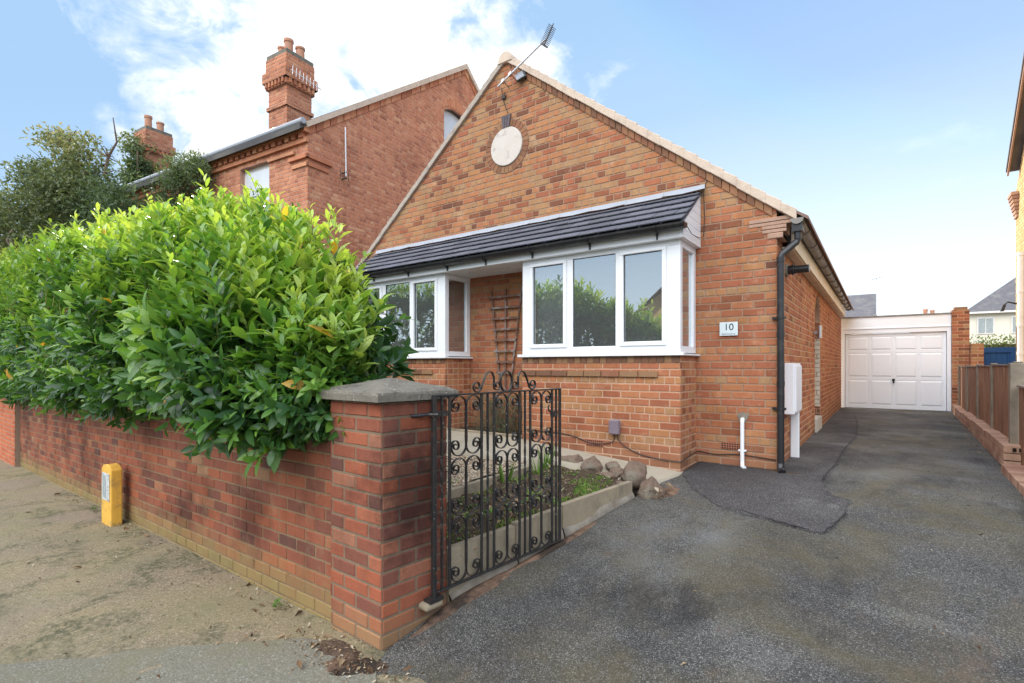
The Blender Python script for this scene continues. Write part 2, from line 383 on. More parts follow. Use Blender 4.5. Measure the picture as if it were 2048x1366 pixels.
def npobj(name, V, F, rnd, mats, parent=None, smooth=False, loc=None, **kw):
    """numpy verts (n,3), faces (m,4) quads, rnd per face"""
    L = LOC[parent.name] if parent else Vector(loc or (0, 0, 0))
    V = V - np.array(L)
    me = bpy.data.meshes.new(name); n, k = F.shape
    me.vertices.add(len(V)); me.vertices.foreach_set('co', V.astype(np.float32).ravel())
    me.loops.add(n * k); me.loops.foreach_set('vertex_index', F.astype(np.int32).ravel())
    me.polygons.add(n); me.polygons.foreach_set('loop_start', np.arange(0, n * k, k, dtype=np.int32))
    me.update(calc_edges=True)
    if not isinstance(mats, (list, tuple)): mats = [mats]
    for m in mats: me.materials.append(mat(m))
    a = me.attributes.new('rnd', 'FLOAT', 'FACE'); a.data.foreach_set('value', np.asarray(rnd, np.float32))
    if smooth: me.polygons.foreach_set('use_smooth', np.ones(n, bool))
    o = bpy.data.objects.new(name, me); COL.objects.link(o)
    if parent: o.parent = parent
    else: o.location = L
    LOC[o.name] = L
    return meta(o, **kw)

# ------------------------------------------------------------------ 2D clipping for brickwork
def halfclip(P, a, b, c):
    """keep a*x+b*y<=c"""
    R = []; n = len(P)
    for i in range(n):
        p, q = P[i], P[(i + 1) % n]; dp = a * p[0] + b * p[1] - c; dq = a * q[0] + b * q[1] - c
        if dp <= 1e-9: R.append(p)
        if (dp < -1e-9 and dq > 1e-9) or (dp > 1e-9 and dq < -1e-9):
            t = dp / (dp - dq); R.append((p[0] + (q[0] - p[0]) * t, p[1] + (q[1] - p[1]) * t))
    return R
def clip(P, Q):
    """P clipped to convex ccw polygon Q"""
    n = len(Q)
    for i in range(n):
        (x0, y0), (x1, y1) = Q[i], Q[(i + 1) % n]
        a, b = (y1 - y0), -(x1 - x0); P = halfclip(P, a, b, a * x0 + b * y0)
        if len(P) < 3: return []
    return P
def minus(P, rects):
    out = [P]
    for (x0, y0, x1, y1) in rects:
        nxt = []
        for p in out:
            xs = [q[0] for q in p]; ys = [q[1] for q in p]
            if min(xs) >= x1 - 1e-6 or max(xs) <= x0 + 1e-6 or min(ys) >= y1 - 1e-6 or max(ys) <= y0 + 1e-6: nxt.append(p); continue
            for h in ((1, 0, x0), (-1, 0, -x1)):
                q = halfclip(p, *h)
                if len(q) > 2: nxt.append(q)
            mid = halfclip(halfclip(p, -1, 0, -x0), 1, 0, x1)
            if len(mid) > 2:
                for h in ((0, 1, y0), (0, -1, -y1)):
                    q = halfclip(mid, *h)
                    if len(q) > 2: nxt.append(q)
        out = nxt
    return out
def area(P): return abs(sum(P[i][0] * P[(i + 1) % len(P)][1] - P[(i + 1) % len(P)][0] * P[i][1] for i in range(len(P)))) / 2

def brickwork(mb, O, U, W, N, poly, holes=(), course=.082, L=.225, gap=.013, proud=.005, depth=.2, hrow=4, rf=None, sheer=0., shift=0., base=True, binset=.004, mi=(0, 1), jit=.0015, row0=0, hbase=0.):
    """real bricks on the plane O + u*U + w*W, facing N; poly = convex ccw outline in (u, w)"""
    O, U, W, N = Vector(O), Vector(U), Vector(W), Vector(N)
    def M(u, w, d): return O + U * u + W * (w + sheer * u) + N * d
    if base:
        bmn, bmx = min(q[0] for q in poly) + binset, max(q[0] for q in poly) - binset
        bp = [(min(max(a, bmn), bmx), b) for a, b in poly]
        for p in minus(bp, holes):
            if area(p) < 1e-5: continue
            mb.prism([M(a, b, -depth) for a, b in p], N * depth, mi[1], .5)
            for k in range(len(p) + 2): mb.h[-1 - k] = sum(q[1] for q in p) / len(p) + hbase
    x0 = min(p[0] for p in poly); x1 = max(p[0] for p in poly); y0 = min(p[1] for p in poly); y1 = max(p[1] for p in poly)
    for r in range(int(math.floor(y0 / course)) - 1, int(y1 / course) + 2):
        hd = hrow and ((r + row0) % hrow == 0); l = L / 2 if hd else L
        off = (L / 4 if hd else (L / 2 if r % 2 else 0.)) + shift
        k0 = int(math.floor((x0 - off) / l)) - 1
        for k in range(k0, int((x1 - off) / l) + 2):
            a = off + k * l; b = a + l; w0 = r * course; w1 = w0 + course
            R = [(a + gap / 2, w0 + gap / 2), (b - gap / 2, w0 + gap / 2), (b - gap / 2, w1 - gap / 2), (a + gap / 2, w1 - gap / 2)]
            if b < x0 or a > x1 or w1 < y0 or w0 > y1: continue
            R = clip(R, poly)
            if len(R) < 3: continue
            rv = rf(a, w0, hd) if rf else random.random()
            for p in minus(R, holes):
                if area(p) < .0006: continue
                n = len(p); cx = sum(q[0] for q in p) / n; cy = sum(q[1] for q in p) / n
                e = .0035; pr = proud + random.uniform(-jit, jit); tx = random.uniform(-jit, jit)
                ring = []
                for q in p:
                    dx, dy = q[0] - cx, q[1] - cy
                    e2 = e + random.uniform(-.001, .0035); ring.append((q[0] - math.copysign(min(e2, abs(dx)), dx), q[1] - math.copysign(min(e2, abs(dy)), dy)))
                P = [M(q[0], q[1], -.001) for q in p] + [M(q[0], q[1], pr + tx * (q[0] - cx) * 8) for q in ring]
                mb.add(P, [tuple(range(n, 2 * n))] + [(i, (i + 1) % n, n + (i + 1) % n, n + i) for i in range(n)], mi[0], rv, cy + hbase)
simple('damp_dirt_mat', (.10, .065, .045), .95, .5, 22, bump=1., dirt=(.22, .15, .10), dscale=14)
# ------------------------------------------------------------------ terrain
def interp(x, xs, ys): return float(np.interp(x, xs, ys))
def zd(Y): return interp(Y, [-3, 1.3, 1.8, 2.3, 3.3, 4.5, 5.4, 6.2, 8, 17, 40, 80], [-.03, -.01, 0., .115, .19, .285, .375, .41, .395, .37, .3, .2])
def gz(X, Y):
    b = zd(Y)
    if X < -2.1 and Y < 3.5: b = min(b, 0) + .026 * min(0, max(X, -18) + 2.14)
    return b
def sheet(name, xs, ys, zf, m, off=0., **kw):
    V = np.array([(x, y, zf(x, y) + off) for y in ys for x in xs]); nx = len(xs)
    F = np.array([(j * nx + i, j * nx + i + 1, (j + 1) * nx + i + 1, (j + 1) * nx + i) for j in range(len(ys) - 1) for i in range(nx - 1)])
    return npobj(name, V, F, np.zeros(len(F)), m, smooth=True, **kw)
def span(a, b, n): return list(np.linspace(a, b, n))
def gbase(x, y):
    z = gz(x, y) - .05
    if y < -1.7: z = -.2 + .026 * min(0, max(x, -18) + 2.14)
    if y > 30: z = .1
    return z
sheet('ground', [-400, -150, -60] + span(-30, 12, 22) + [30, 80, 200, 400], [-400, -100, -30, -12, -6, -2, -1.71, -1.6, 0, 1, 1.6, 1.9, 2.04, 2.06, 2.4, 3, 4, 5, 6, 7, 9, 12, 17, 25, 40, 80, 200, 600], gbase, 'ground_earth', kind='structure')
def prz(x, y): return .026 * min(0, max(x, -18) + 2.14) + (-.015 if y < 1 else 0)
sheet('road', span(-60, 30, 60), [-9.5, -7, -4, -1.75], lambda x, y: prz(x, y) - .13, 'road_asphalt', kind='structure')
mb = MB()
for i in range(60):
    x = -40 + i * .915; z = prz(x + .45, 0)
    mb.box(x + .005, x + .91, -1.75, -1.6, z - .3, z + .012)
obj('kerb', mb, 'kerbstone', bevel=.015, kind='structure')
sheet('pavement', span(-40, -8, 20) + span(-7.8, 14, 70), span(-1.6, 1.8, 24) + [1.95, 2.1, 2.3, 2.6, 3.2], lambda x, y: prz(x, y) + .006 * math.sin(x * 2.1 + y * 3) * (y > .4) - .004 - (.12 if y > 1.9 and x > -2.4 else 0), 'pavement_mat', kind='structure')
# diagonal repair at the mouth of the drive
def poly_sheet(name, outline, zf, m, step=.12, wob=.0, thick=.0, **kw):
    """outline (ccw) triangulated on a fan of rings around its centre, draped on zf"""
    pts = []
    n = len(outline)
    for i in range(n):
        (x0, y0), (x1, y1) = outline[i], outline[(i + 1) % n]; L = math.hypot(x1 - x0, y1 - y0); k = max(1, int(L / step))
        for j in range(k):
            t = j / k; w = wob if j else 0
            pts.append((x0 + (x1 - x0) * t + random.uniform(-w, w), y0 + (y1 - y0) * t + random.uniform(-w, w)))
    cx = sum(p[0] for p in pts) / len(pts); cy = sum(p[1] for p in pts) / len(pts); K = 14; n = len(pts); V = []
    for r in range(K + 1):
        t = r / K
        for p in pts:
            x = p[0] + (cx - p[0]) * t; y = p[1] + (cy - p[1]) * t; V.append((x, y, zf(x, y) + (0 if r == 0 else thick)))
        if r == 0:
            for p in pts:
                x = p[0] + (cx - p[0]) * .006; y = p[1] + (cy - p[1]) * .006; V.append((x, y, zf(x, y) + thick * .9))
    F = [(r * n + i, r * n + (i + 1) % n, (r + 1) * n + (i + 1) % n, (r + 1) * n + i) for r in range(K + 1) for i in range(n)]
    return npobj(name, np.array(V), np.array(F), np.zeros(len(F)), m, smooth=True, **kw)
def mound(name, c, rx, ry, h, m, rot=0, **kw):
    V = []; n = 40; K = 8
    for r in range(K + 1):
        for i in range(n):
            a = 2 * PI * i / n; t = 1 - r / K; w = 1 + .10 * math.sin(3 * a + 1) + .06 * math.sin(7 * a) + .05 * math.sin(11 * a + 2)
            x = rx * t * w * math.cos(a); y = ry * t * w * math.sin(a); x, y = x * math.cos(rot) - y * math.sin(rot), x * math.sin(rot) + y * math.cos(rot)
            V.append((c[0] + x, c[1] + y, gz(c[0] + x, c[1] + y) + .004 + h * (1 - t * t) + random.uniform(0, h * .15) - (.01 if r == 0 else 0)))
    F = [(r * n + i, r * n + (i + 1) % n, (r + 1) * n + (i + 1) % n, (r + 1) * n + i) for r in range(K) for i in range(n)]
    return npobj(name, np.array(V), np.array(F), np.zeros(len(F)), m, smooth=True, **kw)
poly_sheet('pavement_patch', [(-5.4, -.9), (-.2, -1.5), (-.4, .2), (-1.5, 1.2), (-2.06, 1.68), (-2.55, 1.66), (-2.75, 1.5), (-3.1, 1.2), (-3.7, .62)], lambda x, y: prz(x, y) + .004, 'pavement_patch_mat', wob=.012, kind='structure')
# driveway : one long tarmac sheet from the road to the garage
def dright(y): return .80 + .037 * y if y > 6.9 else 1.12
def dzz(x, y):
    return zd(y) + .003 + .006 * math.sin(x * 1.7 + y * 1.1) * min(1, max(0, y - 2.4)) + (.012 * math.sin(y * 2.3 + x) if 3 < y < 5 else 0)
V = []; F = []; ys = span(-1.6, 1.2, 12) + span(1.3, 9, 90) + span(9.3, 16.95, 24); nx = 40
for y in ys:
    if y < 1.78:
        t = (1.78 - y) / 3.4; xl = -2.10 + 1.75 * t + .02 * math.sin(y * 13)
    elif y < 4.5: xl = -2.13 + .105 * (y - 1.78)
    elif y < 5.0: xl = -1.85 + (y - 4.5) * .12 + .02
    elif y < 5.45: xl = -1.79 + (y - 5.0) * .2
    elif y < 6.0: xl = -1.75
    else: xl = -.95
    xr = 6 if y < 7.05 else .80 + .037 * y + .3
    for i in range(nx):
        x = xl + (xr - xl) * (i / (nx - 1)) ** 1.3; V.append((x, y, dzz(x, y)))
F = [(j * nx + i, j * nx + i + 1, (j + 1) * nx + i + 1, (j + 1) * nx + i) for j in range(len(ys) - 1) for i in range(nx - 1)]
npobj('driveway', np.array(V), np.array(F), np.zeros(len(F)), 'driveway_tarmac', smooth=True, kind='structure')
V = []; ys = span(4.37, 6.0, 46) + span(6.06, 14.6, 90); nx = 26; rr = random.Random(12)
for y in ys:
    xl = interp(y, [4.37, 4.5, 4.62, 4.98, 5.4, 6.0, 6.05], [-.42, -.85, -1.15, -1.48, -1.70, -1.70, -.93]) + (.012 * math.sin(y * 40) if y < 5.4 else 0)
    xr = interp(y, [4.37, 4.75, 5.2, 5.28, 5.72, 7.0, 7.75, 9.6, 11.5, 14.6], [-.34, -.25, -.20, -.36, -.45, -.38, -.37, -.31, -.35, -.5]) + .014 * math.sin(y * 17) + rr.uniform(-.010, .010)
    for i in range(nx):
        t = i / (nx - 1); x = xl + (xr - xl) * t; e = 0 if (i in (0, nx - 1) or y == ys[0] or y == ys[-1]) else .014
        if i == 1: x = xl + .008
        if i == nx - 2: x = xr - .008
        V.append((x, y, dzz(x, y) + .002 + e))
F = [(j * nx + i, j * nx + i + 1, (j + 1) * nx + i + 1, (j + 1) * nx + i) for j in range(len(ys) - 1) for i in range(nx - 1)]
tpatch = npobj('tarmac_patch', np.array(V), np.array(F), np.zeros(len(F)), 'patch_tarmac', smooth=True, kind='structure')
def ribbon(P, w, name, parent):
    rr = random.Random(5); V = []; Q = []
    for i in range(len(P) - 1):
        n = max(2, int(math.dist(P[i], P[i + 1]) / .06))
        for k in range(n): t = k / n; Q.append((P[i][0] + (P[i + 1][0] - P[i][0]) * t + rr.uniform(-.008, .008), P[i][1] + (P[i + 1][1] - P[i][1]) * t + rr.uniform(-.008, .008)))
    for i, q in enumerate(Q):
        a, b = Q[max(i - 1, 0)], Q[min(i + 1, len(Q) - 1)]; d = Vector((b[0] - a[0], b[1] - a[1])).normalized(); ww = w * rr.uniform(.4, 1.3) * (0.2 if i in (0, len(Q) - 1) else 1)
        for s_ in (-1, 1): x = q[0] - d.y * ww / 2 * s_; y = q[1] + d.x * ww / 2 * s_; V.append((x, y, dzz(x, y) + .0215))
    F = [(2 * i, 2 * i + 1, 2 * i + 3, 2 * i + 2) for i in range(len(Q) - 1)]
    npobj(name, np.array(V), np.array(F), np.zeros(len(F)), 'bitumen', parent)
ribbon([(-1.0, 4.58), (-.83, 4.505), (-.43, 4.375), (-.335, 4.39), (-.255, 4.75), (-.225, 5.0)], .013, 'tar_seam', tpatch)
ribbon([(-.47, 5.72), (-.41, 6.5), (-.40, 7.0), (-.39, 7.75), (-.33, 9.6), (-.37, 11.5), (-.44, 13)], .013, 'tar_seam', tpatch)
ribbon([(-.39, 7.6), (-.6, 7.7), (-.9, 7.65)], .014, 'tar_seam', tpatch)
mound('dirt_patch', (-2.16, 1.60), .19, .10, .010, 'red_dirt', .5, kind='stuff')
mound('damp_dirt', (-2.36, 1.66), .15, .08, .010, 'damp_dirt_mat', .1, kind='stuff')
mound('dirt_strip', (-2.02, 2.35), .06, .42, .014, 'red_dirt', -.105, kind='stuff')
mound('dirt_strip', (-1.92, 3.4), .035, .80, .012, 'red_dirt', -.105, kind='stuff')
mound('dirt_spill', (-1.66, 4.68), .10, .30, .022, 'red_dirt', -.2, kind='stuff')
mound('dirt_strip', (-.82, 5.93), .35, .06, .012, 'soil', 0., kind='stuff')

# ------------------------------------------------------------------ THE BUNGALOW
bx0, bx1, by0, by1 = -7.97, -.89, 5.99, 16.6
AX, AZ, SL = -4.43, 5.98, .79
bung = thing('brick_bungalow', 'orange brick bungalow with a gable, two white bay windows and a round stone plaque', 'house', (AX, by0, .4))
def rf_front(u, w, hd):
    if w > 3.0: return random.choice([random.uniform(0, .3), random.uniform(.3, 1), random.uniform(.55, 1), random.uniform(.6, 1)])
    if hd: return random.uniform(.5, 1)
    return min(1, max(0, random.gauss(.46, .16)))
mb = MB()
eave = AZ - SL * (bx1 - AX)
gable = [(bx0 - bx1, .1), (0, .1), (0, eave), (AX - bx1, AZ), (bx0 - bx1, eave)]
holes = [(-3.757 - bx1 + .02, 1.62, -1.724 - bx1 - .02, 2.84), (-7.16 - bx1 + .02, 1.62, -5.12 - bx1 - .02, 2.84)]
PL = (-4.428, 4.712)
ringh = []
for k in range(-7, 8):     # rows left open behind the plaque's ring of headers
    w = k * .052; h = math.sqrt(max(0, .392 ** 2 - w * w))
    if h > .04: ringh.append((PL[0] - bx1 - h, PL[1] + w - .026, PL[0] - bx1 + h, PL[1] + w + .026))
brickwork(mb, (bx1, by0, 0), (1, 0, 0), (0, 0, 1), (0, -1, 0), gable, holes + ringh, rf=rf_front, base=False)
for p in minus([(min(a, -.004), b) for a, b in gable], holes): mb.prism([(bx1 + a, by0 + .25, b) for a, b in p], (0, -.25, 0), 1)
obj('front_wall', mb, BR_BUNG, bung)
# round plaque, its ring of headers, keystone
mb = MB()
for k in range(30):
    a0 = 2 * PI * (k + .06) / 30; a1 = 2 * PI * (k + .94) / 30
    P = [(PL[0] + r * math.cos(a), by0 - .001, PL[1] + r * math.sin(a)) for r, a in ((.292, a0), (.385, a0), (.385, a1), (.292, a1))]
    mb.prism(P, (0, -.008, 0), 0, random.choice([.2, .35, .5, .6, .7, .85]))
obj('plaque_surround', mb, BR_BUNG, bung)
mb = MB(); mb.prism([(PL[0] + .282 * math.cos(2 * PI * k / 48), by0 + .01, PL[1] + .278 * math.sin(2 * PI * k / 48)) for k in range(48)], (0, -.035, 0))
obj('plaque', mb, 'plaque_stone', bung, bevel=.006, label='round blank pale stone plaque')
mb = MB()
for k in range(6):
    a = (k - 2.5) / 6; xb = a * .115; xt = a * .18
    mb.prism([(PL[0] + xb - .007, by0, 4.985), (PL[0] + xb + .007, by0, 4.985), (PL[0] + xt + .011, by0, 5.16), (PL[0] + xt - .011, by0, 5.16)], (0, -.03 - .006 * (k % 2), 0))
obj('keystone', mb, 'keystone_tile', bung)
# kneelers at the right corner : ribbed creasing tiles stepping out under the eaves
mb = MB()
for k, (xr, z0, z1) in enumerate([(-.83, 2.855, 2.915), (-.83, 2.86, 2.91), (-.80, 2.92, 2.955), (-.80, 2.96, 2.995), (-.72, 3.0, 3.035), (-.72, 3.04, 3.08)]):
    mb.box([-.98, -.97, -1.03, -1.03, -1.16, -1.16][k], xr, by0 - .012 - .004 * (k % 2), by0 + .24, z0, z1)
obj('kneeler', mb, 'creasing_tile', bung, bevel=.003)
# side wall with the arched porch opening
mb = MB(); so = []
for k in range(12):
    z0 = 2.25 + k * .485 / 12; h = math.sqrt(max(0, .485 ** 2 - (z0 + .02 - 2.25) ** 2)); so.append((10.235 - h - by0, z0, 10.235 + h - by0, z0 + .485 / 12))
so = [(9.75 - by0, .3, 10.72 - by0, 2.25)] + so
brickwork(mb, (bx1, by0, 0), (0, 1, 0), (0, 0, 1), (1, 0, 0), [(0, .1), (by1 - by0, .1), (by1 - by0, 2.95), (0, 2.95)], so, rf=lambda u, w, hd: min(1, max(0, random.gauss(.5, .2))), depth=.24, shift=.1125, binset=.006)
obj('side_wall', mb, BR_BUNG, bung)
# porch reveal : bare brick above, painted brick below, dark plinth
mb = MB(); brickwork(mb, (bx1 - .005, 10.72, 0), (-1, 0, 0), (0, 0, 1), (0, -1, 0), [(0, 2.0), (.9, 2.0), (.9, 2.6), (0, 2.6)], rf=lambda *a: random.uniform(0, .25), depth=.05)
obj('porch_reveal', mb, BR_BUNG, bung); mb = MB(); brickwork(mb, (bx1 - .005, 10.72, 0), (-1, 0, 0), (0, 0, 1), (0, -1, 0), [(0, .3), (.9, .3), (.9, .78), (0, .78)], rf=lambda *a: random.uniform(0, .1), depth=.05)
obj('porch_reveal', mb, BR_BUNG, bung)
mb = MB(); brickwork(mb, (bx1 - .005, 10.72, 0), (-1, 0, 0), (0, 0, 1), (0, -1, 0), [(0, .78), (.9, .78), (.9, 2.0), (0, 2.0)], depth=.05)
obj('porch_reveal', mb, BR_WHITE, bung, label='cream painted brick porch reveal')
mb = MB(); mb.box(-1.9, -.86, 9.8, 10.68, .3, .62); mb.box(-2.0, -1.9, 9.5, 11, .3, 2.9); mb.box(-1.9, -1.14, 9.3, 9.7, .3, 2.9)
obj('porch_floor', mb, 'room_wall', bung)
mb = MB(); mb.box(bx0, bx0 + .2, by0 + .26, by1, .1, eave - .1); mb.box(bx0 + .2, bx1 - .25, by1 - .2, by1, .1, eave)
obj('rear_wall', mb, 'cream_paint', bung)
# roof slabs + verge cement + ridge
def slope_pt(x, y, up): return (x, y, AZ - SL * abs(x - AX) + up)
for sgn, nm in ((1, 'r'), (-1, 'l')):
    mb = MB(); xe = AX + sgn * 3.80
    for i in range(14):       # overlapping tile courses
        xa = AX + sgn * (3.80 * i / 14); xb = AX + sgn * (3.80 * (i + 1) / 14 + .03)
        mb.prism([slope_pt(xa, by0 - .03, .03), slope_pt(xb, by0 - .03, .05), slope_pt(xb, by0 - .03, .085), slope_pt(xa, by0 - .03, .05)], (0, by1 - by0 + .1, 0), 0, random.random())
    obj('roof', mb, 'roof_tile_brown', bung)
    mb = MB(); N = 26
    for i in range(N):
        xa = AX + sgn * (3.72 * i / N); xb = AX + sgn * (3.72 * (i + 1) / N + .006)
        j = random.uniform(-.006, .006); hh = .085 if sgn > 0 else .075
        mb.prism([slope_pt(xa, by0 - .045, -.03 + j), slope_pt(xb, by0 - .045, -.03 + j), slope_pt(xb, by0 - .045, hh + j + random.uniform(0, .012)), slope_pt(xa, by0 - .045, hh - .012)], (0, .12, 0))
    obj('verge', mb, 'verge_cement' if sgn > 0 else 'verge_grey', bung, bevel=.006)
    mb = MB()                                 # sloping brick creasing just below the verge
    for i in range(40):
        if sgn < 0: break
        xa = AX + sgn * (.1 + 3.4 * i / 40 + .005); xb = AX + sgn * (.1 + 3.4 * (i + 1) / 40 - .005)
        mb.prism([slope_pt(xa, by0 - .004, -.125), slope_pt(xb, by0 - .004, -.125), slope_pt(xb, by0 - .004, -.035), slope_pt(xa, by0 - .004, -.035)], (0, -.014, 0), 0, random.uniform(0, .8))
    if sgn > 0: obj('brick_verge', mb, BR_BUNG, bung)
mb = MB()
for i in range(24): mb.prism([(AX + .13 * math.cos(a), by0 - .06 + i * .45, AZ - .06 + .16 * math.sin(a)) for a in [PI * k / 8 for k in range(9)]], (0, .44, 0))
obj('ridge_tile', mb, 'verge_cement', bung, bevel=.01)
# fascia, soffit and gutter along the drive side
mb = MB(); mb.box(-.79, -.765, by0 + .26, 16.05, 2.80, 3.0); obj('fascia', mb, 'cream_paint', bung)
mb = MB(); mb.box(bx1 + .008, -.79, by0 + .26, 16.05, 2.79, 2.81); obj('soffit', mb, 'cream_paint', bung)
def gutter(mb, A, B, r=.056, m=0):
    A, B = Vector(A), Vector(B); t = (B - A).normalized(); side = t.cross(Vector((0, 0, 1))).normalized(); n = 10; P = []
    for E in (A, B):
        for rr in (r, r - .004):
            for k in range(n + 1):
                a = PI + PI * k / n; P.append(E + side * (rr * math.cos(a)) + Vector((0, 0, rr * math.sin(a))))
    k1 = n + 1; F = []
    for k in range(n):
        F += [(k, k + 1, 2 * k1 + k + 1, 2 * k1 + k), (k1 + k, k1 + k + 1, 3 * k1 + k + 1, 3 * k1 + k), (k, k + 1, k1 + k + 1, k1 + k), (2 * k1 + k, 2 * k1 + k + 1, 3 * k1 + k + 1, 3 * k1 + k)]
    mb.add(P, F)
    for E, d in ((A, -.003), (B, .003)):
        mb.prism([E + side * (r * math.cos(PI + PI * k / n)) + Vector((0, 0, r * math.sin(PI + PI * k / n))) for k in range(n + 1)], t * d)
mb = MB(); gutter(mb, (-.70, by0 - .04, 3.03), (-.70, 15.95, 3.05), .06)
for i in range(13):
    y = by0 + .5 + i * .8
    mb.prism([(-.70 + (.068) * math.cos(a), y, 3.03 + .068 * math.sin(a)) for a in [PI + PI * k / 10 for k in range(11)]], (0, .035, 0)); mb.box(-.77, -.63, y, y + .03, 3.03, 3.045)
gut = obj('gutter', mb, 'gutter_grey', bung, smooth=False)
# downpipe with its swan neck
mb = MB(); mb.tube([(-.70, 6.02, 3.0), (-.70, 6.02, 2.83), (-.71, 6.02, 2.80), (-.835, 5.93, 2.67), (-.845, 5.925, 2.63), (-.845, 5.925, .50), (-.845, 5.90, .44), (-.82, 5.86, .42)], .034, 14)
for z in (2.64, 1.86, 1.35): mb.tube([(-.845, 5.925, z), (-.845, 5.925, z - .05)], .039, 14)
mb.box(-.75, -.65, 5.97, 6.08, 2.90, 3.0)
dp = obj('downpipe', mb, 'black_plastic', bung, smooth=False)
for z in (2.0, 1.05): mb = MB(); mb.box(-.93, -.80, 5.955, 5.985, z, z + .025); mb.tube([(-.845, 5.925, z), (-.845, 5.925, z + .025)], .042, 12); obj('pipe_clip', mb, 'black_plastic', dp)
# boiler flue, waste pipe, air bricks
mb = MB(); mb.tube([(-.885, 6.55, 2.60), (-.86, 6.55, 2.60)], .075, 20, m=1); mb.tube([(-.86, 6.55, 2.60), (-.78, 6.55, 2.60)], .05, 18); mb.tube([(-.82, 6.55, 2.60), (-.80, 6.55, 2.60)], .062, 18); mb.tube([(-.78, 6.55, 2.60), (-.65, 6.55, 2.60)], .043, 18)
obj('boiler_flue', mb, ['black_plastic', 'cement_patch'], bung, smooth=False)
mb = MB(); mb.tube([(-1.222, 6.0, .93), (-1.222, 5.955, .93), (-1.222, 5.95, .90), (-1.222, 5.95, .47), (-1.215, 5.93, .42), (-1.19, 5.90, .415)], .021, 12)
mb.box(-1.262, -1.182, 5.94, 5.985, .585, .60)
obj('waste_pipe', mb, 'upvc_white', bung)
mb = MB(); mb.prism([(-1.222 + .055 * math.cos(a) * (1 + .2 * math.sin(3 * a)), 5.986, .95 + .06 * math.sin(a)) for a in [2 * PI * k / 14 for k in range(14)]], (0, -.008, 0)); obj('cement_patch', mb, 'cement_patch', bung)
for ax, ay, az in ((-1.34, by0, .625), (-2.72, 5.42, .607)):
    mb = MB(); mb.box(ax - .11, ax + .11, ay - .012, ay, az - .036, az + .036)
    for i in range(8):
        for j in range(3): x = ax - .092 + i * .0263; z = az - .024 + j * .024; mb.box(x - .008, x + .008, ay - .014, ay - .012, z - .007, z + .007, 1)
    obj('air_brick', mb, ['vent_brick', 'vent_hole'], bung)
